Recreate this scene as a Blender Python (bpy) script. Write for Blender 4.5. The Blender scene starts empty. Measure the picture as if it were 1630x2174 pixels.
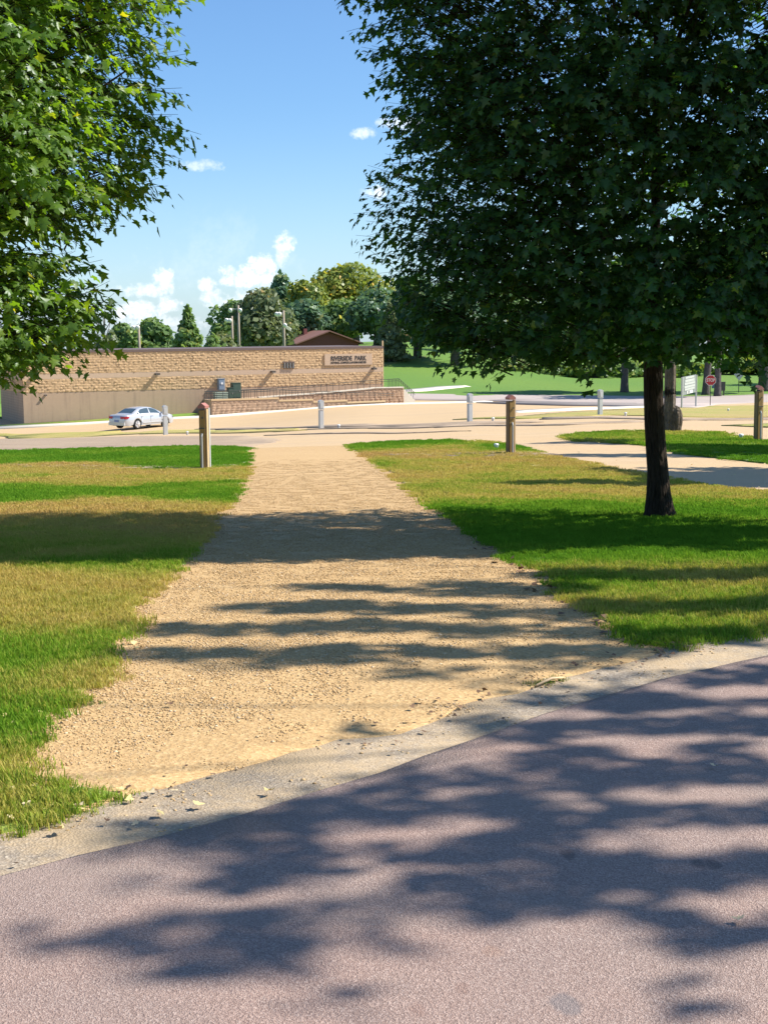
import bpy, bmesh, math, random
import numpy as np
from mathutils import Matrix, Vector
R = math.radians
random.seed(7); RNG = np.random.default_rng(7)
scene = bpy.context.scene
C = scene.collection

# ------------------------------------------------------------------ camera
F, PW, PH = 3000.0, 1630.0, 2174.0          # focal length in photograph pixels
EYE = Vector((0, 0, 1.6))
PITCH = math.atan((1087 - 700) / F)
ROT = (Matrix.Rotation(math.pi / 2 - PITCH, 3, 'X') @ Matrix.Rotation(R(-0.5), 3, 'Z'))
cam = bpy.data.cameras.new('camera'); cam_o = bpy.data.objects.new('camera', cam); C.objects.link(cam_o)
cam.sensor_fit = 'VERTICAL'; cam.sensor_height = 36.0; cam.lens = 36.0 * F / PH
cam.clip_start = 0.05; cam.clip_end = 5000
cam_o.matrix_world = Matrix.Translation(EYE) @ ROT.to_4x4()
scene.camera = cam_o

# ------------------------------------------------------------------ sun, sky, exposure
SUN_AZ, SUN_EL = R(84), R(46)               # azimuth clockwise from straight ahead
SUN_DIR = Vector((math.sin(SUN_AZ) * math.cos(SUN_EL), math.cos(SUN_AZ) * math.cos(SUN_EL), math.sin(SUN_EL)))
sl = bpy.data.lights.new('sun', 'SUN'); sl.energy = 4.8; sl.angle = R(0.53); sl.color = (1.0, 0.94, 0.84)
so = bpy.data.objects.new('sun', sl); C.objects.link(so)
so.rotation_euler = SUN_DIR.to_track_quat('Z', 'Y').to_euler(); so.location = (40, 0, 40)
scene.view_settings.view_transform = 'Standard'; scene.view_settings.look = 'None'
scene.view_settings.exposure = 0.77; scene.view_settings.gamma = 1.0
scene.view_settings.use_curve_mapping = False
scene.cycles.max_bounces = 6; scene.cycles.diffuse_bounces = 3; scene.cycles.glossy_bounces = 2; scene.cycles.transmission_bounces = 4

def ray(px, py):
    v = ROT @ Vector(((px - PW / 2) / F, -(py - PH / 2) / F, -1.0))
    return v.normalized()

world = bpy.data.worlds.new('World'); scene.world = world; world.use_nodes = True
wt = world.node_tree; wt.nodes.clear()

class NT:
    """small helper round a node tree"""
    def __init__(s, t): s.t = t
    def n(s, kind, props=None, **ins):
        nd = s.t.nodes.new('ShaderNode' + kind)
        for k, v in (props or {}).items(): setattr(nd, k, v)
        for k, v in ins.items():
            key = int(k[1:]) if k[0] == '_' else k.replace('_', ' ')
            s.put(nd.inputs[key], v)
        return nd
    def put(s, sock, v):
        if isinstance(v, bpy.types.NodeSocket): s.t.links.new(v, sock)
        elif isinstance(v, bpy.types.Node): s.t.links.new(v.outputs[0], sock)
        else: sock.default_value = v
    def m(s, op, a, b=0.0, c=0.0, clamp=False):
        return s.n('Math', {'operation': op, 'use_clamp': clamp}, _0=a, _1=b, _2=c).outputs[0]
    def vm(s, op, a, b=(0, 0, 0)):
        nd = s.n('VectorMath', {'operation': op}, _0=a, _1=b)
        return nd.outputs['Value'] if op in ('DOT_PRODUCT', 'LENGTH', 'DISTANCE') else nd.outputs[0]
    def mix(s, f, a, b, mode='MIX'):
        nd = s.n('Mix', {'data_type': 'RGBA', 'blend_type': mode})
        s.put(nd.inputs[0], f); s.put(nd.inputs[6], a); s.put(nd.inputs[7], b)
        return nd.outputs[2]
    def ss(s, v, lo, hi):
        nd = s.n('MapRange', {'interpolation_type': 'SMOOTHSTEP'}, Value=v)
        nd.inputs[1].default_value = lo; nd.inputs[2].default_value = hi
        return nd.outputs[0]
    def ramp(s, v, stops):
        nd = s.n('ValToRGB', Fac=v); e = nd.color_ramp.elements
        while len(e) < len(stops): e.new(0.5)
        for el, (p, c) in zip(e, stops):
            el.position = p; el.color = (*c, 1) if len(c) == 3 else c
        return nd.outputs[0]
    def noise(s, vec, scale, detail=3.0, rough=0.55, dist=0.0):
        return s.n('TexNoise', Vector=vec, Scale=scale, Detail=detail, Roughness=rough, Distortion=dist).outputs[0]

w = NT(wt)
sky = w.n('TexSky', {'sky_type': 'NISHITA', 'sun_disc': False, 'sun_elevation': SUN_EL, 'sun_rotation': SUN_AZ,
                     'altitude': 300.0, 'air_density': 1.0, 'dust_density': 0.6, 'ozone_density': 3.0})
dirn = w.n('TexCoord').outputs['Generated']
nz1 = w.noise(dirn, 110.0, 4.0, 0.6); nz2 = w.noise(dirn, 330.0, 4.0, 0.6)
# clouds that can be seen: centre px, half sizes px, weight ; then a low broken band all round the horizon
CLOUDS = [(430, 351, 44, 12, .45), (795, 410, 30, 15, .65), (606, 512, 26, 22, .95), (598, 545, 14, 26, .55),
          (556, 566, 34, 26, 1.0), (535, 590, 64, 26, 1.0), (485, 574, 22, 14, .7), (350, 596, 26, 26, .85), (310, 616, 66, 15, .6), (440, 604, 20, 16, .8), (450, 635, 26, 22, .6),
          (290, 662, 56, 22, .7), (362, 645, 24, 20, .7), (470, 650, 22, 26, .6), (330, 690, 120, 24, .45), (540, 640, 70, 30, .55), (772, 282, 26, 12, .6), (860, 262, 60, 14, .6)]
dens = None
for (px, py, a, b, wgt) in CLOUDS:
    c = ray(px, py); rt = Vector((c.y, -c.x, 0)).normalized(); up = rt.cross(c).normalized()
    u = w.m('DIVIDE', w.vm('DOT_PRODUCT', dirn, tuple(rt)), a / F)
    v = w.m('DIVIDE', w.vm('DOT_PRODUCT', dirn, tuple(up)), b / F)
    fr = w.m('GREATER_THAN', w.vm('DOT_PRODUCT', dirn, tuple(c)), 0.5)
    e = w.m('ADD', w.m('MULTIPLY', u, u), w.m('MULTIPLY', v, v))
    e = w.m('ADD', e, w.m('MULTIPLY', w.m('SUBTRACT', 0.5, nz1), 3.4))
    e = w.m('ADD', e, w.m('MULTIPLY', w.m('SUBTRACT', 0.5, nz2), 1.3))
    d = w.m('MULTIPLY', w.m('MULTIPLY', w.m('SUBTRACT', 1.0, w.ss(e, -0.2, 1.3)), fr), wgt)
    dens = d if dens is None else w.m('MAXIMUM', dens, d)
sep = w.n('SeparateXYZ', Vector=dirn)
band = w.m('SUBTRACT', 1.0, w.ss(w.m('ABSOLUTE', w.m('SUBTRACT', sep.outputs[2], 0.035)), 0.015, 0.075))
lowc = w.m('MULTIPLY', w.ss(w.m('ADD', w.noise(dirn, 13.0, 6.0, 0.6), w.m('MULTIPLY', w.m('SUBTRACT', nz1, .5), .3)), 0.54, 0.70), band)
dens = w.m('MAXIMUM', dens, w.m('MULTIPLY', lowc, 0.10))
hzf = w.m('MULTIPLY', w.m('SUBTRACT', 1.0, w.ss(sep.outputs[2], -0.02, 0.16)), 0.22)
skyc = w.mix(1.0, sky, (0.82, 1.06, 1.28, 1), 'MULTIPLY')
skyc = w.mix(hzf, skyc, (8.0, 9.2, 11.2, 1))
ccol = w.mix(w.ss(nz2, 0.35, 0.6), (7.8, 8.6, 10.0, 1), (10.0, 10.2, 10.6, 1))
fin = w.mix(dens, skyc, ccol)
bg = w.n('Background', Color=fin, Strength=0.080)
out = w.n('OutputWorld'); wt.links.new(bg.outputs[0], out.inputs[0])

# ------------------------------------------------------------------ terrain
def pchip(xs, ys):
    xs = np.array(xs, float); ys = np.array(ys, float)
    h = np.diff(xs); d = np.diff(ys) / h
    m = np.zeros(len(xs)); m[0], m[-1] = d[0], d[-1]
    for i in range(1, len(xs) - 1):
        if d[i-1] * d[i] > 0:
            w1, w2 = 2*h[i] + h[i-1], h[i] + 2*h[i-1]
            m[i] = (w1 + w2) / (w1 / d[i-1] + w2 / d[i])
    def fn(x):
        x = np.clip(x, xs[0], xs[-1]); i = np.clip(np.searchsorted(xs, x) - 1, 0, len(xs) - 2)
        t = (x - xs[i]) / h[i]
        return (ys[i]*(1+2*t)*(1-t)**2 + h[i]*m[i]*t*(1-t)**2 + ys[i+1]*t*t*(3-2*t) + h[i]*m[i+1]*t*t*(t-1))
    return fn
NEAR = [(-900, 0), (0, 0), (8, 0), (15, -.42), (25, -.87)]
COLS = [(0, [(28, -.95), (50, -2.15), (101, -5.45), (107, -5.28), (130, -5.25), (170, -4.5), (220, -4.2), (400, -5.6), (2500, -46)]),
        (435, [(28, -.95), (50, -2.1), (78, -3.75), (101, -5.05), (111, -4.88), (130, -4.8), (170, -3.4), (215, -2.2), (300, -4), (400, -5.6), (2500, -46)]),
        (815, [(28, -.93), (51, -1.9), (80, -3.2), (117, -4.42), (130, -4.5), (165, -3.4), (200, -1.15), (240, -.6), (310, -.9), (420, -5.5), (2500, -46)]),
        (1070, [(28, -.92), (51, -1.72), (80, -3.0), (117, -4.45), (132, -4.6), (165, -4.1), (200, -2.4), (260, -2.2), (420, -6), (2500, -46)]),
        (1273, [(28, -.90), (56, -1.85), (80, -3.0), (117, -4.5), (130, -4.65), (170, -4.5), (220, -4), (400, -6), (2500, -46)]),
        (1630, [(31, -.93), (56, -1.95), (80, -3.0), (109, -4.45), (130, -4.62), (170, -4.4), (220, -4), (400, -6), (2500, -46)])]
_b = [(x - 815) / F for x, _ in COLS]; _f = [pchip([p[0] for p in NEAR + c], [p[1] for p in NEAR + c]) for _, c in COLS]
def zg(X, Y):
    X = np.asarray(X, float); Y = np.asarray(Y, float)
    b = np.clip(X / np.maximum(Y, 1.0), _b[0], _b[-1])
    i = np.clip(np.searchsorted(_b, b) - 1, 0, len(_b) - 2)
    vals = np.stack([f(Y) for f in _f])
    ba = np.array(_b); t = (b - ba[i]) / (ba[i+1] - ba[i]); t = t*t*(3-2*t)
    return np.take_along_axis(vals, i[None], 0)[0] * (1-t) + np.take_along_axis(vals, i[None]+1, 0)[0] * t
def z1(X, Y): return float(zg(np.array([X]), np.array([Y]))[0])
def at(px, py, Y):
    r = ray(px, py); return EYE + r * ((Y - EYE.y) / r.y)
def gp(px, py, far=700.0):
    """where the sight line of a photograph pixel meets the ground"""
    r = ray(px, py)
    t = np.concatenate([np.linspace(1.5, 60, 1200), np.linspace(60.1, far, 2600)])
    X, Y, Z = r.x*t, r.y*t, EYE.z + r.z*t
    k = np.nonzero(Z < zg(X, Y))[0]
    if not len(k): return Vector((r.x*far, r.y*far, 0))
    k = k[0]; return Vector((X[k], Y[k], z1(X[k], Y[k])))
def pix(P):
    v = ROT.transposed() @ (Vector(P) - EYE)
    return (PW/2 + F*v.x/-v.z, PH/2 - F*v.y/-v.z) if v.z < -0.01 else None
def pix_np(P):
    M = np.array(ROT.transposed()); v = (P - np.array(EYE)) @ M.T
    z = np.where(v[:, 2] < -0.05, -v[:, 2], np.nan)
    return PW/2 + F*v[:, 0]/z, PH/2 - F*v[:, 1]/z

# ------------------------------------------------------------------ object helpers
def tag(o, label=None, cat=None, group=None, kind=None):
    for k, v in (('label', label), ('category', cat), ('group', group), ('kind', kind)):
        if v: o[k] = v
    return o
def empty(name, loc=(0, 0, 0), rz=0.0):
    o = bpy.data.objects.new(name, None); C.objects.link(o); o.location = loc; o.rotation_euler.z = rz
    o.empty_display_size = .2
    return o
def link(name, me, parent=None, mat=None):
    if mat is not None and not me.materials: me.materials.append(mat)
    o = bpy.data.objects.new(name, me); C.objects.link(o); o.parent = parent
    return o
def np_mesh(name, V, faces_flat, sizes, smooth=False, attrs=None):
    me = bpy.data.meshes.new(name); V = np.asarray(V, np.float32)
    sizes = np.asarray(sizes, np.int32); faces_flat = np.asarray(faces_flat, np.int32)
    me.vertices.add(len(V)); me.vertices.foreach_set('co', V.ravel())
    me.loops.add(len(faces_flat)); me.loops.foreach_set('vertex_index', faces_flat)
    me.polygons.add(len(sizes)); st = np.concatenate([[0], np.cumsum(sizes)[:-1]]).astype(np.int32)
    me.polygons.foreach_set('loop_start', st)
    if smooth: me.polygons.foreach_set('use_smooth', np.ones(len(sizes), bool))
    for k, a in (attrs or {}).items():
        at_ = me.attributes.new(k, 'FLOAT', 'POINT'); at_.data.foreach_set('value', np.asarray(a, np.float32))
    me.update(calc_edges=True); me.validate()
    return me
class MB:
    """collects boxes, tubes, prisms and loose faces into one mesh"""
    def __init__(s): s.v = []; s.f = []
    def add(s, vs, fs):
        o = len(s.v); s.v += [tuple(v) for v in vs]; s.f += [tuple(i + o for i in f) for f in fs]; return s
    def box(s, c, d, rz=0.0, top=None):
        x, y, z = d[0]/2, d[1]/2, d[2]/2; tx, ty = top or (1, 1); ca, sa = math.cos(rz), math.sin(rz); vs = []
        for k, (sx, sy) in ((-1, (1, 1)), (1, (tx, ty))):
            for a, b in ((-1, -1), (1, -1), (1, 1), (-1, 1)):
                p, q = a*x*sx, b*y*sy; vs.append((c[0]+p*ca-q*sa, c[1]+p*sa+q*ca, c[2]+k*z))
        return s.add(vs, [(3, 2, 1, 0), (4, 5, 6, 7), (0, 1, 5, 4), (1, 2, 6, 5), (2, 3, 7, 6), (3, 0, 4, 7)])
    def tube(s, pts, rad, n=8, cap=True, jit=0.0):
        pts = [Vector(p) for p in pts]; rad = rad if hasattr(rad, '__len__') else [rad]*len(pts); rings = []; vs = []
        for i, p in enumerate(pts):
            d = (pts[min(i+1, len(pts)-1)] - pts[max(i-1, 0)]).normalized()
            a = d.cross(Vector((0.12, 1, 0.07)) if abs(d.y) < .9 else Vector((1, .1, 0))).normalized(); b = d.cross(a)
            for k in range(n):
                t = 2*math.pi*k/n; rr = rad[i]*(1+random.uniform(-jit, jit)); vs.append(p + (a*math.cos(t)+b*math.sin(t))*rr)
        fs = [(i*n+k, i*n+(k+1) % n, (i+1)*n+(k+1) % n, (i+1)*n+k) for i in range(len(pts)-1) for k in range(n)]
        if cap: fs += [tuple(range(n))[::-1], tuple(range((len(pts)-1)*n, len(pts)*n))]
        return s.add(vs, fs)
    def prism(s, poly, y0, y1):
        """polygon in xz, extruded along y"""
        n = len(poly); vs = [(x, y0, z) for x, z in poly] + [(x, y1, z) for x, z in poly]
        return s.add(vs, [tuple(range(n)), tuple(range(2*n-1, n-1, -1))] + [(i, i+n, (i+1) % n+n, (i+1) % n) for i in range(n)])
    def mesh(s, name, smooth=False):
        me = bpy.data.meshes.new(name); me.from_pydata(s.v, [], s.f)
        bm = bmesh.new(); bm.from_mesh(me); bmesh.ops.recalc_face_normals(bm, faces=bm.faces); bm.to_mesh(me); bm.free()
        if smooth: me.polygons.foreach_set('use_smooth', [True]*len(me.polygons))
        return me
    def build(s, name, mat, parent=None, smooth=False): return link(name, s.mesh(name, smooth), parent, mat)
def bevel(o, wdt, seg=2):
    m = o.modifiers.new('bevel', 'BEVEL'); m.width = wdt; m.segments = seg; m.limit_method = 'ANGLE'; return o
def copy_tree(o, parent=None):
    c = o.copy(); C.objects.link(c); c.parent = parent
    for ch in o.children: copy_tree(ch, c)
    return c

# ------------------------------------------------------------------ materials
def material(name, build):
    m = bpy.data.materials.new(name); m.use_nodes = True; m.node_tree.nodes.clear(); t = NT(m.node_tree)
    sh, = (build(t),); o = t.n('OutputMaterial'); m.node_tree.links.new(sh.outputs[0], o.inputs[0]); return m
def pbsdf(t, col, rough=0.8, bump=None, strength=0.3, dist=0.02, **kw):
    ins = {'Base_Color': col, 'Roughness': rough}; ins.update(kw)
    b = t.n('BsdfPrincipled', **ins)
    if bump is not None:
        bn = t.n('Bump', Height=bump, Strength=strength, Distance=dist); t.t.links.new(bn.outputs[0], b.inputs['Normal'])
    return b
def pos(t): return t.n('NewGeometry').outputs['Position']
def objc(t): return t.n('TexCoord').outputs['Object']
def scl(t, v, s): return t.n('Mapping', Vector=v, Scale=s).outputs[0]
def flat(name, c, rough=0.6, var=0.12, sc=6.0, **kw):
    def f(t):
        n = t.noise(objc(t), sc, 5.0)
        k = t.m('ADD', 1.0 - var, t.m('MULTIPLY', n, 2*var))
        return pbsdf(t, t.mix(1.0, (*c, 1), t.n('CombineColor', _0=k, _1=k, _2=k), 'MULTIPLY'), rough, n, .15, .01, **kw)
    return material(name, f)

def m_asphalt(t):
    p = pos(t)
    v1 = t.n('TexVoronoi', Vector=p, Scale=230.0); v2 = t.n('TexVoronoi', Vector=p, Scale=75.0)
    g = t.ramp(t.n('SeparateColor', _0=v1.outputs['Color']).outputs[0], [(0.0, (.205, .142, .120)), (.45, (.275, .198, .168)), (.8, (.322, .238, .204)), (1.0, (.40, .315, .275))])
    big = t.noise(p, 1.1, 5.0, .6); mid = t.noise(p, 9.0, 4.0)
    g = t.mix(t.ss(big, .35, .7), g, t.mix(1.0, g, (1.14, 1.06, 1.02, 1), 'MULTIPLY'))
    g = t.mix(t.m('MULTIPLY', t.ss(mid, .55, .75), .25), g, (.15, .11, .10, 1))
    tr = t.noise(scl(t, p, (.25, 1.2, 1)), 1.4, 4.0, .6); g = t.mix(t.m('MULTIPLY', t.ss(tr, .5, .7), .35), g, (.30, .235, .195, 1))
    # spills and spots, each with its own shape
    for (px, py, r, c, k) in STAINS:
        q = gp(px, py); d = t.vm('LENGTH', t.vm('MULTIPLY', t.vm('SUBTRACT', p, (q.x, q.y, q.z)), (1, .55, 0)))
        d = t.m('ADD', d, t.m('MULTIPLY', t.m('SUBTRACT', mid, .5), r*1.2))
        g = t.mix(t.m('MULTIPLY', t.m('SUBTRACT', 1.0, t.ss(d, r*.30, r*.65)), k), g, (*c, 1))
    return pbsdf(t, g, .82, t.m('ADD', v1.outputs[0], t.m('MULTIPLY', v2.outputs[0], .7)), .55, .006)
STAINS = [(1205, 1819, .045, (.06, .045, .045), .5), (1480, 1847, .04, (.06, .045, .045), .5), (1515, 1845, .045, (.06, .045, .045), .5),
          (1200, 2141, .06, (.13, .13, .14), .5), (1045, 2026, .05, (.26, .15, .10), .35), (980, 2105, .03, (.22, .13, .10), .4), (885, 2155, .04, (.24, .14, .11), .35)]
def m_shoulder(t):
    p = pos(t); v1 = t.n('TexVoronoi', Vector=p, Scale=120.0)
    g = t.ramp(t.n('SeparateColor', _0=v1.outputs['Color']).outputs[0], [(0.0, (.19, .155, .118)), (.5, (.255, .21, .163)), (.85, (.31, .26, .20)), (1.0, (.42, .36, .28))])
    sandy = t.ss(t.m('ADD', t.noise(p, 1.3, 7.0, .66), t.m('MULTIPLY', t.noise(p, 30.0, 3.0), .25)), .50, .78)
    g = t.mix(t.m('MULTIPLY', sandy, .75), g, (.46, .335, .19, 1))
    return pbsdf(t, g, .85, v1.outputs[0], .5, .006)
def gravel_col(t, p, tint=(1, 1, 1)):
    v = t.n('TexVoronoi', Vector=p, Scale=48.0); v2 = t.n('TexVoronoi', Vector=p, Scale=120.0)
    a = t.ramp(t.n('SeparateColor', _0=v.outputs['Color']).outputs[0], [(0, (.38, .235, .100)), (.35, (.465, .300, .132)), (.75, (.525, .350, .162)), (1, (.61, .43, .22))])
    b = t.ramp(t.n('SeparateColor', _0=v2.outputs['Color']).outputs[1], [(0, (.36, .225, .097)), (.6, (.47, .305, .135)), (1, (.55, .385, .19))])
    c = t.mix(.5, a, b)
    f = t.noise(p, .55, 6.0, .6)
    c = t.mix(t.m('MULTIPLY', t.ss(f, .5, .75), .45), c, (.52, .35, .17, 1))
    return c, v, v2
def m_gravel(t):
    p = pos(t); c, v, v2 = gravel_col(t, p)
    return pbsdf(t, c, .9, t.m('ADD', v.outputs[0], t.m('MULTIPLY', v2.outputs[0], .4)), .7, .006)
def m_lot(t):      # far gravel lot and bare earth: broad streaks along the lanes
    p = pos(t); c, v, v2 = gravel_col(t, p)
    s = t.noise(scl(t, p, (.05, .30, .05)), 1.6, 6.0, .65, .6); s2 = t.noise(scl(t, p, (.12, .9, .1)), 1.3, 5.0, .6)
    c = t.mix(t.m('MULTIPLY', t.ss(s, .48, .68), .5), c, (.34, .225, .13, 1))
    c = t.mix(t.m('MULTIPLY', t.ss(s2, .55, .72), .45), c, (.50, .37, .225, 1))
    c = t.mix(.35, c, (.56, .435, .29, 1))
    yy = t.n('SeparateXYZ', Vector=p).outputs[1]   # open country beyond the park
    c = t.mix(t.ss(yy, 150, 175), c, t.mix(t.ss(s2, .4, .6), (.075, .13, .025, 1), (.15, .17, .04, 1)))
    return pbsdf(t, c, .93, v.outputs[0], .4, .012)
def m_dirt(t):
    p = pos(t); s = t.noise(scl(t, p, (.4, 1.3, 1)), 1.5, 7.0, .68, .5); f = t.noise(p, 14.0, 5.0, .7)
    c = t.ramp(t.m('ADD', t.m('MULTIPLY', s, .7), t.m('MULTIPLY', f, .3)), [(.3, (.20, .14, .095)), (.5, (.33, .245, .165)), (.7, (.44, .325, .215))])
    return pbsdf(t, c, .95, f, .8, .03)
GR_STOPS = [(0.0, (.42, .285, .115)), (.3, (.41, .325, .10)), (.5, (.335, .315, .07)), (.72, (.160, .262, .026)), (1.0, (.100, .215, .020))]
def m_lawn(t):
    p = pos(t); a = t.n('Attribute', {'attribute_name': 'green'}).outputs['Fac']
    n = t.noise(p, 3.0, 5.0, .65); f = t.noise(scl(t, p, (1, .6, 1)), 38.0, 4.0, .7)
    g = t.m('ADD', a, t.m('MULTIPLY', t.m('SUBTRACT', t.m('ADD', t.m('MULTIPLY', n, .5), t.m('MULTIPLY', f, .5)), .5), .9))
    c = t.ramp(g, GR_STOPS); c = t.mix(t.m('MULTIPLY', t.ss(f, .52, .30), .55), c, (.085, .068, .03, 1))
    return pbsdf(t, c, .9, f, .9, .03)
def m_blade(t):
    a = t.n('Attribute', {'attribute_name': 'green', 'attribute_type': 'INSTANCER'}).outputs['Fac']
    rnd = t.n('Attribute', {'attribute_name': 'lv'}).outputs['Fac']
    g = t.m('ADD', a, t.m('MULTIPLY', t.m('SUBTRACT', rnd, .5), .42))
    c = t.ramp(g, [(p, tuple(min(1, k*1.25) for k in cc)) for p, cc in GR_STOPS])
    d = t.n('BsdfDiffuse', Color=c); tr = t.n('BsdfTranslucent', Color=t.mix(1.0, c, (1.1, 1.15, .7, 1), 'MULTIPLY'))
    return t.n('MixShader', _0=.38, _1=d.outputs[0], _2=tr.outputs[0])
def leaf_mat(name, dark, mid, lite, trans, tmix=.42, gloss=.06):
    def f(t):
        a = t.n('Attribute', {'attribute_name': 'lv'}).outputs['Fac']
        c = t.ramp(a, [(0, dark), (.5, mid), (.9, lite), (1.0, (lite[0]*1.9, lite[1]*1.25, lite[2]))])
        d = t.n('BsdfDiffuse', Color=c)
        tr = t.n('BsdfTranslucent', Color=t.mix(1.0, c, (*trans, 1), 'MULTIPLY'))
        m = t.n('MixShader', _0=tmix, _1=d.outputs[0], _2=tr.outputs[0])
        gl = t.n('BsdfGlossy', Color=(.8, .85, .9, 1), Roughness=.38)
        fr = t.m('ADD', gloss*.6, t.m('MULTIPLY', t.n('LayerWeight', Blend=.35).outputs['Fresnel'], gloss*2.5))
        return t.n('MixShader', _0=fr, _1=m.outputs[0], _2=gl.outputs[0])
    return material(name, f)
def m_bark(t, c0=(.016, .012, .009), c1=(.075, .054, .038)):
    p = objc(t); f = t.noise(scl(t, p, (1, 1, .22)), 26.0, 6.0, .7, .4); b = t.noise(p, 5.0, 4.0)
    rid = t.n('TexVoronoi', {'feature': 'DISTANCE_TO_EDGE'}, Vector=scl(t, p, (1, 1, .16)), Scale=30.0).outputs[0]
    h = t.m('ADD', f, t.m('MULTIPLY', t.ss(rid, 0, .3), .8))
    c = t.ramp(t.m('ADD', t.m('MULTIPLY', f, .6), t.m('MULTIPLY', b, .4)), [(.3, c0), (.7, c1)])
    return pbsdf(t, c, .95, h, 1.0, .03, **{'Specular_IOR_Level': .15})
def m_block(t, c=(.55, .372, .205), var=.18):
    p = objc(t); n = t.noise(p, .7, 5.0, .6); f = t.noise(p, 5.0, 6.0, .7); a = t.n('Attribute', {'attribute_name': 'lv'}).outputs['Fac']
    k = t.m('ADD', 1-var, t.m('MULTIPLY', t.m('ADD', t.m('MULTIPLY', n, .4), t.m('ADD', t.m('MULTIPLY', f, .3), t.m('MULTIPLY', a, .4))), 2*var))
    return pbsdf(t, t.mix(1.0, (*c, 1), t.n('CombineColor', _0=k, _1=k, _2=k), 'MULTIPLY'), .95, f, .5, .03)
def m_smooth(t, c=(.45, .32, .215)):
    p = objc(t); n = t.noise(p, .5, 6.0, .6); st = t.noise(scl(t, p, (1.2, 1.2, .12)), 2.2, 5.0, .65)
    co = t.mix(t.ss(st, .45, .75), (*c, 1), (c[0]*.80, c[1]*.80, c[2]*.82, 1))
    br = t.n('TexBrick', Vector=t.n('Mapping', Vector=p, Rotation=(R(90), 0, 0)).outputs[0], Color1=(1, 1, 1, 1), Color2=(.95, .95, .95, 1), Mortar=(.84, .84, .84, 1), Scale=2.5)
    br.inputs['Mortar Size'].default_value = .012
    co = t.mix(.8, co, t.mix(1.0, co, br.outputs[0], 'MULTIPLY'))
    co = t.mix(t.m('MULTIPLY', t.ss(n, .55, .75), .4), co, (c[0]*1.12, c[1]*1.1, c[2]*1.1, 1))
    return pbsdf(t, co, .9, n, .2, .02)
def m_rock(t):
    r = t.n('Attribute', {'attribute_name': 'lv'}).outputs['Fac']
    c = t.ramp(r, [(0, (.38, .24, .105)), (.3, (.465, .305, .135)), (.62, (.535, .36, .168)), (.88, (.60, .43, .225)), (.95, (.46, .35, .23)), (1, (.68, .53, .34))])
    return pbsdf(t, c, .75)
M = {}
for k, f in dict(asphalt=m_asphalt, shoulder=m_shoulder, gravel=m_gravel, lot=m_lot, dirt=m_dirt, lawn=m_lawn, blade=m_blade, bark=m_bark,
                 block=m_block, smooth=m_smooth, rock=m_rock).items(): M[k] = material(k, f)
M['old_bark'] = material('old_bark', lambda t: m_bark(t, (.055, .045, .036), (.25, .205, .155)))
M['far_bark'] = material('far_bark', lambda t: m_bark(t, (.07, .062, .058), (.20, .18, .165)))
M['retwall'] = material('retaining_block', lambda t: m_block(t, (.45, .30, .195), .2))
M['concrete'] = flat('concrete', (.72, .66, .54), .9, .1, 1.5)
M['farroad'] = flat('far_road', (.40, .335, .30), .9, .12, .3)
M['farpatch'] = flat('far_patch', (.20, .175, .165), .9, .12, .3)
M['white'] = flat('white_paint', (.78, .78, .76), .5, .05)
M['galv'] = flat('grey_metal', (.50, .51, .50), .45, .10, 4.0, Metallic=.2)
M['steel'] = flat('steel', (.40, .40, .38), .5, .1, 5.0)
M['brownpost'] = flat('brown_paint', (.20, .120, .055), .7, .25, 7.0)
M['mustard'] = flat('mustard_panel', (.30, .185, .055), .65, .22, 9.0)
M['redcap'] = flat('red_brown_cap', (.36, .145, .115), .6, .15, 9.0)
M['tan'] = flat('tan_trim', (.62, .44, .24), .6, .15, 9.0)
M['rail'] = flat('dark_rail', (.045, .05, .045), .5, .1)
M['coping'] = flat('coping', (.145, .10, .085), .6, .1, 2.0)
M['letter'] = flat('letter', (.03, .03, .032), .5, .05)
M['panel'] = flat('sign_panel', (.53, .385, .265), .85, .06, 3.0)
M['green_box'] = flat('green_box', (.045, .085, .062), .5, .15, 3.0)
M['pale_box'] = flat('pale_green_box', (.33, .40, .33), .5, .1, 3.0)
M['blue_box'] = flat('blue_grey_box', (.20, .26, .33), .45, .1, 3.0)
M['fixture'] = flat('fixture', (.08, .07, .06), .5, .1)
M['wood_pole'] = flat('wood_pole', (.34, .28, .215), .9, .2, 5.0)
M['lamp'] = flat('lamp_head', (.82, .82, .80), .35, .05)
M['maroon_wall'] = flat('maroon_siding', (.20, .062, .055), .8, .2, 2.5)
M['maroon_roof'] = flat('maroon_roof', (.215, .105, .085), .85, .15, 1.5)
M['board'] = flat('board_grey', (.20, .225, .215), .6, .12, 3.0)
M['slat'] = flat('board_slat', (.42, .45, .42), .6, .1, 3.0)
M['signred'] = flat('sign_red', (.45, .028, .035), .45, .06)
M['signback'] = flat('sign_back', (.48, .48, .47), .45, .08)
M['post_dark'] = flat('post_dark', (.07, .075, .06), .6, .1)
M['cartyre'] = flat('tyre', (.018, .018, .018), .85, .1)
M['rim'] = flat('rim', (.62, .62, .63), .3, .05, 5.0, Metallic=.6)
M['carpaint'] = material('car_paint', lambda t: pbsdf(t, (.50, .525, .56, 1), .30, None, Metallic=.3, **{'Coat_Weight': .6, 'Coat_Roughness': .06}))
M['carglass'] = material('car_glass', lambda t: pbsdf(t, (.05, .08, .10, 1), .06, None, **{'Specular_IOR_Level': .8}))
M['carglass'].node_tree.nodes['Principled BSDF'].inputs['IOR'].default_value = 1.5
M['taillight'] = flat('tail_lamp', (.40, .02, .03), .2, .05)
M['headlight'] = flat('head_lamp', (.7, .72, .72), .12, .03)
M['plate'] = flat('licence_plate', (.22, .27, .50), .5, .2, 8.0)
M['plastic'] = flat('black_plastic', (.03, .03, .032), .6, .05)
M['corn'] = flat('dry_corn', (.40, .27, .13), .9, .3, .5)
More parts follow.
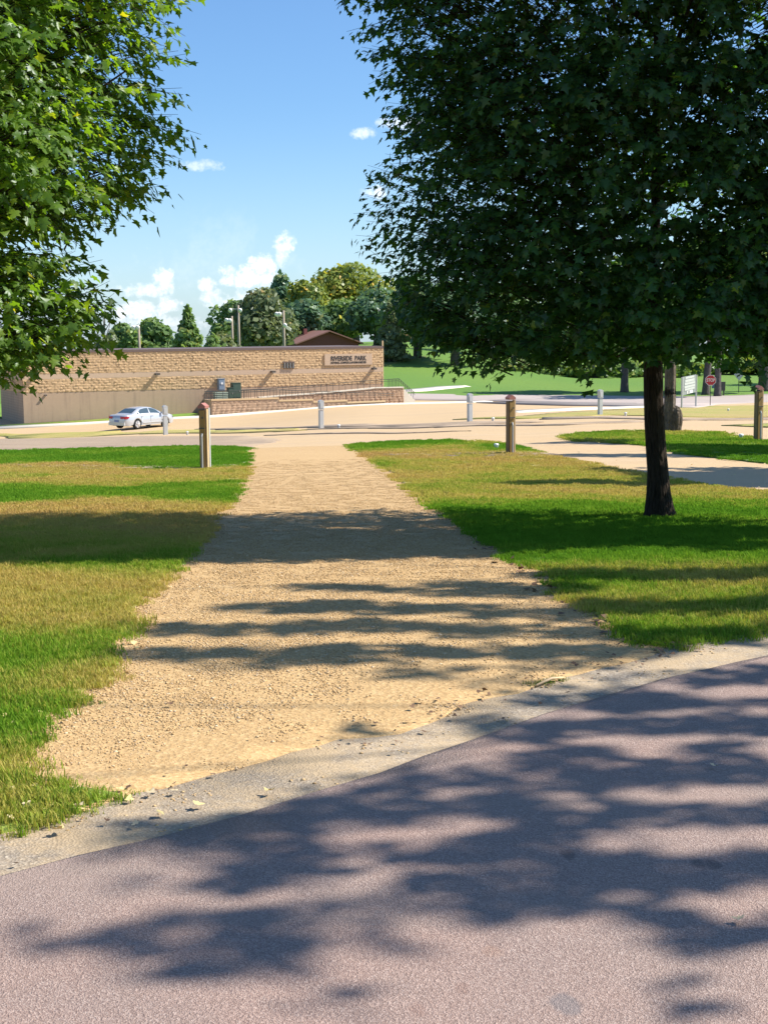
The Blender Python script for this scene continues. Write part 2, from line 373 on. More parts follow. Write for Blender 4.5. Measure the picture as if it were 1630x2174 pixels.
M['pane'] = flat('window_pane', (.06, .09, .14), .12, .05)
M['dry_leaf'] = flat('dry_leaf', (.62, .50, .22), .75, .3, 20.0)
M['pale_leaf'] = flat('pale_leaf', (.56, .46, .28), .75, .25, 20.0)
M['dead_leaf'] = flat('dead_leaf', (.16, .09, .05), .85, .3, 20.0)
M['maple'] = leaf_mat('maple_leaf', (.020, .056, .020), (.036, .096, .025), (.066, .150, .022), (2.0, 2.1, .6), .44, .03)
M['sunny_maple'] = leaf_mat('sunny_maple_leaf', (.055, .115, .02), (.115, .215, .026), (.20, .29, .03), (2.0, 1.95, .5), .56, .03)  # yellower foliage of the left maple, with its sunlit glow put into the colour
M['green_blade'] = leaf_mat('green_blade', (.07, .14, .02), (.10, .19, .025), (.14, .23, .03), (1.3, 1.3, .7), .35, .02)
M['far_leaf'] = leaf_mat('far_leaf', (0.111, 0.182, 0.072), (0.182, 0.280, 0.098), (0.273, 0.364, 0.124), (1.6, 1.6, .9), .40, .03)  # far leaf colours lightened in place of haze, likewise the yellow, dark and grey
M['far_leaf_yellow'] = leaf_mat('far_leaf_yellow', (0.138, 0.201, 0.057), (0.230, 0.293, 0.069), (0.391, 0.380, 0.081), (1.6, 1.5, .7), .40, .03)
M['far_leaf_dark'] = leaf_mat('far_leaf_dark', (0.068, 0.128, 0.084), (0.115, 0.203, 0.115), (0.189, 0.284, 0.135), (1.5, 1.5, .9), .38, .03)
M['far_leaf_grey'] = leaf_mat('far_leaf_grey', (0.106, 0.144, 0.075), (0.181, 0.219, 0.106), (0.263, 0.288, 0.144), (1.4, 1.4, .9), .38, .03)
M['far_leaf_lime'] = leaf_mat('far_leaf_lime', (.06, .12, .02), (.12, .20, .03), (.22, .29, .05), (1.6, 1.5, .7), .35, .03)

# ------------------------------------------------------------------ ground sheets
def ladder(a, b, k=.03, lo=.25):
    out = [a]
    while out[-1] < b: out.append(out[-1] + max(lo, k*abs(out[-1])))
    return out
def ground_sheet():
    ys = np.array([-120, -60, -30, -12, -6, -3, -1] + ladder(0, 60, .02, .3) + ladder(61.5, 300, .02) + [320, 350, 400, 480, 600, 800, 1100, 1500, 2100])
    h = np.array(ladder(.2, 40, .035, .3) + ladder(42, 200, .05) + [240, 300, 400, 560, 800, 1200, 1800]); xs = np.concatenate([-h[::-1], [0], h])
    X, Y = np.meshgrid(xs, ys); Z = zg(X.ravel(), Y.ravel()) - .010 - .0002*np.clip(Y.ravel(), 0, 300)
    nx, ny = len(xs), len(ys); i = (np.arange(ny-1)[:, None]*nx + np.arange(nx-1)[None]).ravel()
    fc = np.stack([i, i+1, i+nx+1, i+nx], 1)
    me = np_mesh('ground', np.stack([X.ravel(), Y.ravel(), Z], 1), fc.ravel(), [4]*len(fc), True)
    tag(link('ground', me, None, M['lot']), kind='structure')
ground_sheet()
def rough_edge(P, step, amp, seed=0, closed=True):
    """subdivide a ground outline and let it wander"""
    rg = np.random.default_rng(seed); out = []
    for i in range(len(P) if closed else len(P)-1):
        a, b = P[i], P[(i+1) % len(P)]; L = math.hypot(b[0]-a[0], b[1]-a[1]); n = max(1, int(L/step))
        n = min(n, 160)
        for k in range(n):
            t = k/n; s = amp if (k or i) else 0
            out.append((a[0]+(b[0]-a[0])*t + rg.normal()*s, a[1]+(b[1]-a[1])*t + rg.normal()*s))
    return out if closed else out + [P[-1]]
def sheet(name, P, mat, dz, kx=.03, lo=.3, green=None, kind='structure'):
    bm = bmesh.new(); f = bm.faces.new([bm.verts.new((x, y, 0)) for x, y in P])
    bmesh.ops.triangulate(bm, faces=[f]); ys = [p[1] for p in P]; xs = [p[0] for p in P]
    for y in ladder(min(ys), max(ys), kx, lo)[1:]:
        bmesh.ops.bisect_plane(bm, geom=bm.verts[:]+bm.edges[:]+bm.faces[:], plane_co=(0, y, 0), plane_no=(0, 1, 0))
    x, st = min(xs), max(lo*1.3, kx*1.5*max(1, min(ys)))
    while x < max(xs):
        x += st; bmesh.ops.bisect_plane(bm, geom=bm.verts[:]+bm.edges[:]+bm.faces[:], plane_co=(x, 0, 0), plane_no=(1, 0, 0))
    co = np.array([v.co[:] for v in bm.verts]); Z = zg(co[:, 0], co[:, 1]) + dz*(1+np.clip(co[:, 1], 0, 300)/40)
    for v, z in zip(bm.verts, Z): v.co.z = z
    bmesh.ops.recalc_face_normals(bm, faces=bm.faces)
    for f in bm.faces:
        if f.normal.z < 0: f.normal_flip()
        f.smooth = True
    rim = bmesh.ops.extrude_edge_only(bm, edges=[e for e in bm.edges if e.is_boundary])['geom']   # the edge of the layer, down into the ground
    for v in rim:
        if isinstance(v, bmesh.types.BMVert): v.co.z -= .02 + .0009*max(0, v.co.y)
    me = bpy.data.meshes.new(name); bm.to_mesh(me); bm.free()
    if green is not None:
        V = np.array([v.co[:] for v in me.vertices]); a = me.attributes.new('green', 'FLOAT', 'POINT')
        a.data.foreach_set('value', green(V).astype(np.float32))
    return tag(link(name, me, None, mat), kind=kind)
def G(*pts): return [tuple(gp(x, y))[:2] for x, y in pts]

# asphalt road in front of the camera, its worn grey shoulder and the lane of gravel that leaves it
EDGE_IN = [(-3000, 2900), (-900, 2120), (0, 1868), (160, 1826), (330, 1786), (500, 1738), (690, 1682), (900, 1612), (1150, 1522), (1400, 1446), (1630, 1392), (2300, 1255), (4200, 1080)]
EDGE_OUT = [(-3000, 2650), (-900, 1990), (-200, 1815), (0, 1772), (120, 1738), (250, 1702), (400, 1660), (560, 1618), (720, 1574), (850, 1560), (975, 1512), (995, 1492), (1100, 1470), (1200, 1440), (1330, 1406), (1400, 1392), (1480, 1372), (1630, 1341), (2300, 1205), (4200, 1050)]
pin, pout = G(*EDGE_IN), [(x-.12, y+.35) for x, y in G(*EDGE_OUT)]
sheet('road', rough_edge(pin, .25, .006, 1, False) + [(60, -20), (-40, -20)], M['asphalt'], .004, .2, .6)
shoulder_o = sheet('road_shoulder', rough_edge(pout, .12, .012, 2, False) + [(p[0]-.02, p[1]-.06) for p in pin[::-1]], M['shoulder'], .000, .2, .6)
LEFT_EDGE = [(528, 952), (524, 985), (508, 1030), (474, 1078), (440, 1103), (418, 1150), (392, 1195), (345, 1235), (310, 1275), (285, 1310), (280, 1345), (240, 1372), (212, 1395), (240, 1432),
             (190, 1475), (110, 1520), (60, 1545), (48, 1570), (75, 1580), (30, 1620), (60, 1650), (35, 1672), (110, 1682), (215, 1680), (245, 1692), (170, 1722), (90, 1744)]
RIGHT_EDGE = [(735, 946), (765, 962), (830, 1003), (880, 1042), (905, 1066), (935, 1082), (990, 1112), (1040, 1155), (1080, 1190), (1130, 1207), (1165, 1232), (1195, 1265), (1245, 1288), (1275, 1318), (1320, 1350), (1370, 1370), (1425, 1381)]
le, re_ = G(*LEFT_EDGE), G(*RIGHT_EDGE)
mouth = G((60, 1762), (400, 1664), (560, 1622), (720, 1577), (850, 1563), (975, 1515), (995, 1495), (1100, 1473), (1200, 1443), (1330, 1409), (1385, 1396))
drive = [(x-.5, y) for x, y in le[:-3]] + rough_edge(mouth, .10, .010, 3, False) + [(x+.35, y+.02) for x, y in re_[-3::-1]]
drive_o = sheet('gravel_drive', drive, M['gravel'], .003, .03, .3)

# lawns
def row_green(rows, wob, seed):
    """lawn vigour by distance (patches the mower and drought left), wandering sideways"""
    ys = np.array([gp(815, r)[1] for r, _ in rows]); o = np.argsort(ys); gv = np.array([g for _, g in rows])[o]; ys = ys[o]
    rg = np.random.default_rng(seed); ph = rg.uniform(0, 6.28, 12); fx = rg.uniform(.3, 1.6, 12); fy = rg.uniform(.3, 1.6, 12)
    def fn(V):
        x, y = V[:, 0], V[:, 1]
        n = sum(np.sin(x*fx[k]*1.3+y*fy[k]*(1 if k % 2 else -1)+ph[k]) for k in range(12))/4.0
        n2 = sum(np.sin(3.1*(x*fy[k]+y*fx[k]*(1 if k % 3 else -1))+ph[-k]) for k in range(12))/5.0
        return (np.interp(y + wob*n*y/12, ys, gv) + .15*n + .13*n2 - .45)*1.15 + .53
    return fn
gl = row_green([(947, 0.82), (985, 0.80), (994, 0.17), (1004, 0.40), (1012, 0.25), (1024, 0.30), (1034, 0.77), (1060, 0.70), (1080, 0.20), (1110, 0.15), (1150, 0.35), (1185, 0.40), (1225, 0.20), (1260, 0.30), (1310, 0.27), (1340, 0.52), (1400, 0.64), (1450, 0.45), (1520, 0.61), (1580, 0.64), (1640, 0.40), (1690, 0.57), (1740, 0.45)], .75, 5)
gr = row_green([(935, .85), (955, .55), (970, .30), (985, .20), (1000, .30), (1040, .34), (1070, .46), (1086, .82), (1200, .88), (1222, .58), (1260, .5), (1310, .40), (1340, .48), (1370, .42), (1385, .32)], .6, 6)
lawn_l = sheet('lawn', rough_edge(le + G((0, 1775), (-200, 1818), (-900, 1993), (-3000, 2655), (-3500, 960), (-1200, 962), (0, 958), (300, 951), (440, 948)), .16, .022, 11), M['lawn'], .008, .02, .16, gl)
lawn_r = sheet('lawn', rough_edge(re_ + G((1480, 1374), (1630, 1343), (2300, 1207), (3200, 1120), (3200, 1130), (2300, 1075), (1900, 1062), (1630, 1047), (1480, 1030), (1380, 1010), (1250, 985), (1160, 968), (1115, 952), (1060, 941), (960, 935), (860, 937)), .2, .028, 12), M['lawn'], .008, .02, .2, gr)
gi = row_green([(915, .8), (925, .55), (945, .5), (985, .9)], .3, 8)
lawn_i = sheet('lawn', rough_edge(G((1190, 928), (1240, 920), (1330, 916), (1420, 915), (1520, 919), (1565, 927), (1600, 936), (1800, 938), (2300, 945), (2300, 1000), (1800, 995), (1630, 984), (1520, 972), (1430, 962), (1400, 947), (1300, 940), (1215, 936)), .5, .05, 13), M['lawn'], .008, .02, .4, gi)
const = lambda g: (lambda V: np.full(len(V), g) + .10*np.sin(V[:, 0]*.9+V[:, 1]*.4) + .08*np.sin(V[:, 0]*.31-V[:, 1]*.23))
for i, (nm, P, mt, dz, g) in enumerate([
    ('dirt_strip', G((-900, 945), (0, 932), (300, 926), (520, 925), (600, 932), (528, 954), (300, 953), (0, 960), (-900, 966)), 'dirt', .002, None),
    ('weed_strip', G((-600, 922), (0, 921), (250, 915), (640, 910), (640, 913.5), (300, 921), (0, 926), (-600, 928)), 'lawn', .004, const(.38)),
    ('dirt_strip', G((430, 909), (640, 905), (900, 899), (1160, 893), (1160, 895.5), (1000, 901), (700, 907), (430, 911)), 'dirt', .003, None),
    ('dirt_strip', G((640, 912), (800, 905.5), (1200, 899), (1370, 893), (1370, 896), (1200, 902), (800, 909)), 'dirt', .003, None),
    ('dirt_strip', G((560, 924), (800, 917), (1000, 914), (800, 920)), 'dirt', .003, None),
    ('lawn', G((960, 890.5), (1100, 884), (1270, 871), (1400, 865.5), (1500, 862), (1700, 859), (2600, 850), (2600, 884), (1900, 886), (1630, 885), (1450, 885), (1300, 881), (1200, 885), (1090, 889)), 'lawn', .004, const(.34)),
    ('dirt_strip', G((1150, 886.5), (1300, 884), (1450, 889), (1630, 887), (2300, 888), (2300, 890), (1630, 891), (1440, 892), (1300, 888), (1150, 890)), 'dirt', .006, None),
    ('lawn', G((1530, 903), (1630, 899), (2300, 895), (2300, 905), (1630, 907)), 'lawn', .004, const(.42)),
    ('dirt_strip', G((0, 988), (260, 991), (420, 991), (520, 985), (518, 992), (430, 999), (250, 999), (60, 996)), 'dirt', .016, None),
    ('dirt_strip', G((800, 966), (960, 963), (1060, 960), (1150, 962), (1185, 968), (1090, 972), (950, 970), (830, 972)), 'dirt', .016, None),
    ]):
    sheet(nm, rough_edge(P, max(.3, .012*P[0][1]), .0022*P[0][1], 40+i), M[mt], dz, .04, .5, g)
# far road, lawns on the slope behind it, paths, kerb walk in front of the block building
sheet('far_road', G((830, 849), (900, 849.5), (1000, 851), (1150, 853), (1300, 862), (1400, 864), (1470, 866), (1520, 858), (1630, 853.5), (2700, 846), (2700, 831), (1630, 836.5), (1560, 840), (1440, 842), (1200, 839.5), (1000, 838), (880, 836), (820, 836)), M['farroad'], .006, .05, 1.0)
sheet('far_road_patch', G((1010, 855), (1130, 852.5), (1350, 856), (1360, 862), (1200, 861), (1090, 858)), M['farpatch'], .009, .05, 1.0)
sheet('concrete_walk', rough_edge(G((1090, 872.5), (1230, 866), (1400, 861), (1400, 863.5), (1240, 869.5), (1090, 875.5)), 1.0, .05, 60), M['concrete'], .010, .05, 1.0)
far_lawn = sheet('lawn', G((780, 833), (880, 835.5), (1000, 837.5), (1200, 839), (1440, 841.5), (1560, 839.5), (1630, 836), (2700, 830.5)) + [(150, 260), (60, 330), (-150, 330), (-150, 150), (-60, 140)], M['lawn'], .005, .03, 2.0, lambda V: np.full(len(V), .93) + .06*np.sin(V[:, 0]*.22+V[:, 1]*.13))
sheet('lawn', G((-3500, 893)) + G((-800, 889), (-100, 889), (20, 888)) + [(-40, 150), (-150, 150), (-260, 130)], M['lawn'], .005, .03, 2.0, const(.85))
sheet('foot_path', G((812, 779), (840, 772), (880, 764), (905, 760), (905, 756), (870, 760), (830, 768), (812, 773)), M['lot'], .012, .03, 2.0)
sheet('concrete_walk', G((860, 834), (905, 831), (960, 825.5), (1000, 822), (985, 819), (930, 821.5), (885, 826), (850, 829)), M['concrete'], .012, .03, 2.0)

# ------------------------------------------------------------------ scattered stuff: grass blades and loose stones
def scatter(name, src, density, protos, mat_scale=(.7, 1.25), seed=1, tilt=.2):
    me = src.data.copy(); V = np.array([v.co[:] for v in me.vertices])
    a = me.attributes.new('dens', 'FLOAT', 'POINT'); a.data.foreach_set('value', density(V).astype(np.float32))
    o = link(name, me); tag(o, kind='stuff')
    ng = bpy.data.node_groups.new(name, 'GeometryNodeTree')
    ng.interface.new_socket('Geometry', in_out='INPUT', socket_type='NodeSocketGeometry'); ng.interface.new_socket('Geometry', in_out='OUTPUT', socket_type='NodeSocketGeometry')
    n = ng.nodes.new; L = ng.links.new
    gi_, go = n('NodeGroupInput'), n('NodeGroupOutput')
    d = n('GeometryNodeDistributePointsOnFaces'); d.inputs['Seed'].default_value = seed
    na = n('GeometryNodeInputNamedAttribute'); na.data_type = 'FLOAT'; na.inputs[0].default_value = 'dens'
    L(gi_.outputs[0], d.inputs['Mesh']); L(na.outputs[0], d.inputs['Density'])
    col = bpy.data.collections.new(name + '_protos')
    for p in protos: col.objects.link(p)
    ci = n('GeometryNodeCollectionInfo'); ci.inputs['Collection'].default_value = col; ci.inputs['Separate Children'].default_value = True; ci.inputs['Reset Children'].default_value = True
    rv = n('FunctionNodeRandomValue'); rv.data_type = 'FLOAT_VECTOR'; rv.inputs[0].default_value = (-tilt, -tilt, 0); rv.inputs[1].default_value = (tilt, tilt, 6.283)
    rs = n('FunctionNodeRandomValue'); rs.data_type = 'FLOAT'; rs.inputs[2].default_value = mat_scale[0]; rs.inputs[3].default_value = mat_scale[1]; rs.inputs['Seed'].default_value = 5
    ip = n('GeometryNodeInstanceOnPoints'); ip.inputs['Pick Instance'].default_value = True
    L(d.outputs['Points'], ip.inputs['Points']); L(ci.outputs[0], ip.inputs['Instance']); L(rv.outputs[0], ip.inputs['Rotation']); L(rs.outputs[1], ip.inputs['Scale'])
    L(ip.outputs[0], go.inputs[0])
    md = o.modifiers.new('scatter', 'NODES'); md.node_group = ng
    return o
def blades(seed, tufts, rad, nb=15, h=.027, spread=.036, wdt=.0019):
    """a small patch of tufts, every blade bent its own way"""
    rg = random.Random(seed); V = []; Fq = []; sz = []; lv = []
    for _t in range(tufts):
        ta, tr = rg.uniform(0, 6.28), rad*math.sqrt(rg.random()); tone = rg.random()*.5
        for _ in range(nb):
            a = rg.uniform(0, 6.28); r = spread*math.sqrt(rg.random()); b = rg.uniform(0, 6.28); x, y = tr*math.cos(ta)+r*math.cos(b), tr*math.sin(ta)+r*math.sin(b)
            hh = h*rg.uniform(.5, 1.25); lean = hh*rg.uniform(.15, 1.0); w_ = wdt*rg.uniform(.7, 1.3); dx, dy = math.cos(a), math.sin(a); o = len(V)
            V += [(x-dy*w_, y+dx*w_, -.005), (x+dy*w_, y-dx*w_, -.005), (x+dx*lean*.4+dy*w_*.8, y+dy*lean*.4-dx*w_*.8, hh*.6), (x+dx*lean*.4-dy*w_*.8, y+dy*lean*.4+dx*w_*.8, hh*.6), (x+dx*lean, y+dy*lean, hh)]
            Fq += [o, o+1, o+2, o+3, o+3, o+2, o+4]; sz += [4, 3]; lv += [tone+rg.random()*.5]*5
    me = np_mesh('grass_tuft', V, Fq, sz, False, {'lv': lv}); me.materials.append(M['blade'])
    return bpy.data.objects.new('grass_tuft', me)
def pebbles(seed, count, rad, s=.0045):
    rg = random.Random(seed); bm = bmesh.new(); bmesh.ops.create_icosphere(bm, subdivisions=1, radius=1)
    U = [v.co.copy() for v in bm.verts]; T = [[v.index for v in f.verts] for f in bm.faces]; bm.free(); V = []; Fq = []; lv = []
    for _ in range(count):
        a, r = rg.uniform(0, 6.28), rad*math.sqrt(rg.random()); k = s*rg.choice((.5, .55, .6, .7, .8, .9, 1.1, 1.3, 1.7)); sx, sy, sz = k*rg.uniform(.8, 1.4), k*rg.uniform(.7, 1.1), k*rg.uniform(.35, .6); b = rg.uniform(0, 3.1); o = len(V); tone = rg.random()
        for u in U:
            q = rg.uniform(.8, 1.15); x, y = u.x*sx*q, u.y*sy*q; V.append((r*math.cos(a)+x*math.cos(b)-y*math.sin(b), r*math.sin(a)+x*math.sin(b)+y*math.cos(b), u.z*sz*q+k*.12)); lv.append(tone)
        for f in T: Fq += [o+i for i in f]
    me = np_mesh('pebble', V, Fq, [3]*(len(Fq)//3), True, {'lv': lv}); me.materials.append(M['rock'])
    return bpy.data.objects.new('pebble', me)
def in_view(V, m=260):
    x, y = pix_np(V); return ((x > -m) & (x < PW+m) & (y < PH+500)).astype(float)
near_t = [blades(i, 10, .10) for i in range(7)]; far_t = [blades(20+i, 14, .17, 14, .028, .055, .004) for i in range(6)]
for s_, nm in ((lawn_l, 'grass'), (lawn_r, 'grass')):
    scatter(nm, s_, lambda V: in_view(V)*np.clip(1500/np.maximum(V[:, 1], 4), 0, 220)*(V[:, 1] < 13.5), near_t, (.75, 1.2), 3, .15)
    scatter(nm, s_, lambda V: in_view(V)*np.clip(900/np.maximum(V[:, 1], 4), 0, 90)*(V[:, 1] >= 12.5), far_t, (.75, 1.15), 4, .12)
scatter('grass', lawn_i, lambda V: in_view(V)*18.0, far_t, (.9, 1.5), 6, .1)
def gravel_cover(V):
    # the mouth of the drive is worn down to sand beside the shoulder
    E = np.array(G(*EDGE_OUT[3:16])); d = np.min(np.hypot(V[:, None, 0]-E[None, :, 0], V[:, None, 1]-E[None, :, 1]), 1)
    n = np.sin(V[:, 0]*2.3+V[:, 1]*1.7)+np.sin(V[:, 0]*4.1-V[:, 1]*3.3+1)
    lane = np.exp(-((V[:, 0]-.5*(V[:, 1]-6)*.0-.55)/.5)**2)*(V[:, 1] < 9)
    return np.clip((d-.25)/.7+.12*n, .08, 1)*(1-.5*lane)
peb = [pebbles(i, 85, .12) for i in range(8)]
scatter('loose_gravel', drive_o, lambda V: in_view(V, 100)*np.clip(900/np.maximum(V[:, 1], 4), 0, 120)*(V[:, 1] < 27)*gravel_cover(V), peb, (.8, 1.1), 9, .02)
def spill(V):
    E = np.array(rough_edge(G(*EDGE_OUT[4:16]), .1, 0, 1, False)); d = np.min(np.hypot(V[:, None, 0]-E[None, :, 0], V[:, None, 1]-E[None, :, 1]), 1)
    return in_view(V, 100)*np.clip(1-d/.55, 0, 1)**2*26
scatter('loose_gravel', shoulder_o, spill, [pebbles(40+i, 26, .13) for i in range(6)], (.7, 1.1), 12, .02)

# ------------------------------------------------------------------ block building
BL = at(52, 893, 107.0); BANG = R(25.5)
BE = Vector((math.cos(BANG), math.sin(BANG), 0)); BN = Vector((-math.sin(BANG), math.cos(BANG), 0))   # along the front, into the building
def fb(px, py, off=0.0):
    """photograph pixel -> (along, up) on the plane parallel to the front, off metres before (-) or behind it"""
    r = ray(px, py); o = BL + BN*off; t = (o - EYE).dot(BN) / r.dot(BN); q = EYE + r*t - BL
    return q.dot(BE), q.z
BLEN = fb(812.5, 800)[0]; BH = 5.22; BDEP = 9.0
bld = empty('block_building', BL, BANG)
tag(bld, 'long low tan block building with rough stone bands and park lettering', 'building')
MB().box((BLEN/2, BDEP/2, BH/2-.8), (BLEN, BDEP, BH+1.4)).build('wall', M['smooth'], bld)
Z_SM, Z_B0, Z_B1, Z_TOP = 2.07, 3.08, 3.46, 5.04
def split_face(z0, z1_, seed, along_side=False):
    """rock-faced blocks laid in courses, every block with its own broken face"""
    rg = np.random.default_rng(seed); V = []; Fc = []; lv = []
    nr = int(round((z1_-z0)/.2)); ch = (z1_-z0)/nr; L = BDEP if along_side else BLEN
    for r_ in range(nr):
        x = -.2 if r_ % 2 else 0.0
        while x < L - .02:
            xa, xb = max(0, x)+.004, min(L, x+.4)-.004; x += .4
            if xb - xa < .05: continue
            base = len(V); sh = rg.uniform(0, 1); bulge = rg.uniform(.012, .042); gx, gz = rg.uniform(-.04, .04), rg.uniform(-.035, .035)
            for j in range(4):
                for i in range(5):
                    e = (i in (0, 4)) or (j in (0, 3))
                    dd = rg.uniform(.003, .03) if e else max(.01, bulge + gx*(i-2)/1.5 + gz*(j-1.5) + rg.normal()*.013)
                    u = xa+(xb-xa)*i/4 + (0 if e else rg.normal()*.012); zz = z0+r_*ch+.004+(ch-.008)*j/3 + (0 if e else rg.normal()*.010)
                    V.append((-dd, L-u, zz) if along_side else (u, -dd, zz)); lv.append(sh)
            for j in range(3):
                for i in range(4):
                    a = base+j*5+i; Fc.append((a, a+1, a+6, a+5))
    Fc = np.array(Fc)
    return np_mesh('split_face_block', V, Fc.ravel(), [4]*len(Fc), False, {'lv': lv})
for k, (a, b) in enumerate(((Z_SM, Z_B0), (Z_B1, Z_TOP))):
    tag(link('split_face_block', split_face(a, b, 21+k), bld, M['block']), kind='stuff')
    tag(link('split_face_block', split_face(a, b, 31+k, True), bld, M['block']), kind='stuff')
MB().box((BLEN/2, BDEP/2, (Z_B0+Z_B1)/2), (BLEN+.03, BDEP+.03, Z_B1-Z_B0-.01)).build('stone_band', M['panel'], bld)
MB().box((BLEN/2, BDEP/2, BH-.085), (BLEN+.14, BDEP+.14, .19)).build('coping', M['coping'], bld)
MB().box((BLEN+.03, .06, BH/2), (.10, .12, BH+.9)).build('corner_trim', M['tan'], bld)
# lettered panel
(xa, zt), (xb, zb) = fb(688, 751), fb(789, 775)
zt = fb(738, 751)[1]; zb = fb(738, 775)[1]
pn = MB().box(((xa+xb)/2, -.055, (zt+zb)/2), (xb-xa, .12, zt-zb)).build('sign_panel', M['panel'], bld)
def text(body, width, height, mat, parent, loc, rot=(R(90), 0, 0), off=.012, ext=.012, name='lettering', space=1.0):
    cu = bpy.data.curves.new(name, 'FONT'); cu.body = body; cu.align_x = 'CENTER'; cu.align_y = 'CENTER'; cu.offset = off; cu.extrude = ext; cu.resolution_u = 3; cu.space_character = space
    o = bpy.data.objects.new(name, cu); C.objects.link(o); bpy.context.view_layer.update(); d = o.dimensions.copy()
    dg = bpy.context.evaluated_depsgraph_get(); me = bpy.data.meshes.new_from_object(o.evaluated_get(dg)); bpy.data.objects.remove(o)
    me.transform(Matrix.Diagonal((width/d.x, height/d.y, 1, 1))); me.materials.clear(); me.materials.append(mat)
    if name == 'lettering':
        q = bpy.data.objects.new(name, me); C.objects.link(q); q.parent = parent; q.location = loc; q.rotation_euler = rot; q['kind'] = 'stuff'; return q
    bm = bmesh.new(); bm.from_mesh(me); bm.verts.ensure_lookup_table(); seen = set()
    for v0 in bm.verts:                                  # every character a piece of its own
        if v0.index in seen: continue
        st = [v0]; seen.add(v0.index); isl = []
        while st:
            v = st.pop(); isl.append(v)
            for e in v.link_edges:
                o2 = e.other_vert(v)
                if o2.index not in seen: seen.add(o2.index); st.append(o2)
        ix = {v.index: i for i, v in enumerate(isl)}; m2 = bpy.data.meshes.new(name); m2.from_pydata([v.co[:] for v in isl], [], [[ix[v.index] for v in f.verts] for f in bm.faces if f.verts[0].index in ix]); m2.materials.append(mat)
        q = bpy.data.objects.new(name, m2); C.objects.link(q); q.parent = parent; q.location = loc; q.rotation_euler = rot
    bm.free()
tx0, tx1 = fb(701, 761)[0], fb(776, 761)[0]; z_a, z_b = fb(738, 756)[1], fb(738, 766)[1]
text('RIVERSIDE  PARK', tx1-tx0, z_a-z_b, M['letter'], pn, ((tx0+tx1)/2, -.125, (z_a+z_b)/2), off=.018, name='letter')
z_a, z_b = fb(738, 767.6)[1], fb(738, 771.8)[1]
text('SOFTBALL COMPLEX & STORM SHELTER', tx1-tx0, z_a-z_b, M['letter'], pn, ((tx0+tx1)/2, -.125, (z_a+z_b)/2), off=.02)
# louvred vents, wall lamps
for k in range(4):
    x0, zc = fb(603.5 + k*6.1, 776); v = MB().box((x0, -.06, zc), (.16, .14, .50)).build('vent', M['fixture'], bld)
    for j in range(5): MB().box((x0, -.135, zc-.18+.09*j), (.13, .02, .03)).build('vent_slat', M['steel'], v)
MB().box((fb(612.6, 776)[0], -.05, fb(612.6, 768.8)[1]), (1.05, .16, .07)).build('vent_lintel', M['coping'], bld)
for px, py, s in ((72, 799, 1), (333, 794, 1), (578, 789, 1), (792, 782.5, 1), (97, 839, .55)):
    x0, z0 = fb(px, py); f_ = MB().box((x0, -.20*s, z0), (.34*s, .42*s, .14*s)).build('wall_lamp', M['fixture'], bld)
    MB().box((x0, -.30*s, z0-.075*s), (.26*s, .2*s, .02)).build('lens', M['lamp'], f_)

# ------------------------------------------------------------------ ramp, stairs and railings in front of it
ramp = empty('concrete_ramp', BL, BANG)
tag(ramp, 'switchback access ramp with tan stone retaining walls and stairs before the block building', 'ramp')
OF, OM = -3.7, -2.0
def FB(o, *p): return [fb(x, y, o) for x, y in p]
low = FB(OF, (449, 850.3), (592, 846.3)) + FB(OF, (592.5, 851.8), (665, 849.4)) + FB(OF, (665.5, 854.3), (737, 851.2)) + FB(OF, (737.5, 855.8), (818, 852.5))
def wall_blocks(poly_top, x0, x1, zlo, off, thick, name):
    """coursed rough stone face of a ramp wall under a stepped top line"""
    xs_ = [p[0] for p in poly_top]; zs_ = [p[1] for p in poly_top]; rg = np.random.default_rng(int(abs(off)*10)); V = []; Fc = []; lv = []
    z = zlo
    while z < max(zs_):
        x = x0 - rg.uniform(0, .3)
        while x < x1:
            xb_ = min(x+.42, x1); xa_ = max(x, x0); x += .42; tp = min(np.interp(xa_, xs_, zs_), np.interp(xb_, xs_, zs_)) - .07
            h1 = min(z+.2, tp)
            if xb_-xa_ < .06 or h1 - z < .04: continue
            b0 = len(V); sh = rg.random()
            for j in range(3):
                for i in range(4):
                    e = i in (0, 3) or j in (0, 2)
                    V.append((xa_+.005+(xb_-xa_-.01)*i/3, off - (.004 if e else max(.01, .045+rg.normal()*.02)), z+.005+(h1-z-.01)*j/2)); lv.append(sh)
            for j in range(2):
                for i in range(3): a = b0+j*4+i; Fc.append((a, a+1, a+5, a+4))
        z += .2
    Fc = np.array(Fc); return tag(link(name, np_mesh(name, V, Fc.ravel(), [4]*len(Fc), False, {'lv': lv}), ramp, M['retwall']), kind='stuff')
x0, x1 = low[0][0], low[-1][0]
MB().prism([(x0, -1.2)] + low + [(x1, -1.2)], OF, OM).build('lower_ramp', M['smooth'], ramp)
wall_blocks(low, x0, x1, -.6, OF, .3, 'ramp_stone')
for a, b in zip(low[::2], low[1::2]):
    MB().add([(a[0]-.02, OF-.07, a[1]-.02), (b[0], OF-.07, b[1]-.02), (b[0], OF+.35, b[1]-.02), (a[0]-.02, OF+.35, a[1]-.02), (a[0]-.02, OF-.07, a[1]+.09), (b[0], OF-.07, b[1]+.09), (b[0], OF+.35, b[1]+.09), (a[0]-.02, OF+.35, a[1]+.09)],
             [(3, 2, 1, 0), (4, 5, 6, 7), (0, 1, 5, 4), (1, 2, 6, 5), (2, 3, 7, 6), (3, 0, 4, 7)]).build('cap_stone', M['tan'], ramp)
up = FB(OM, (449, 849.5), (550, 845), (592, 841.5), (660, 837), (720, 831.8), (783, 826.2), (796, 824.2), (857, 823))
MB().prism([(up[0][0], -1.2)] + up + [(up[-1][0], -1.2)], OM+.01, -.02).build('upper_ramp', M['smooth'], ramp)
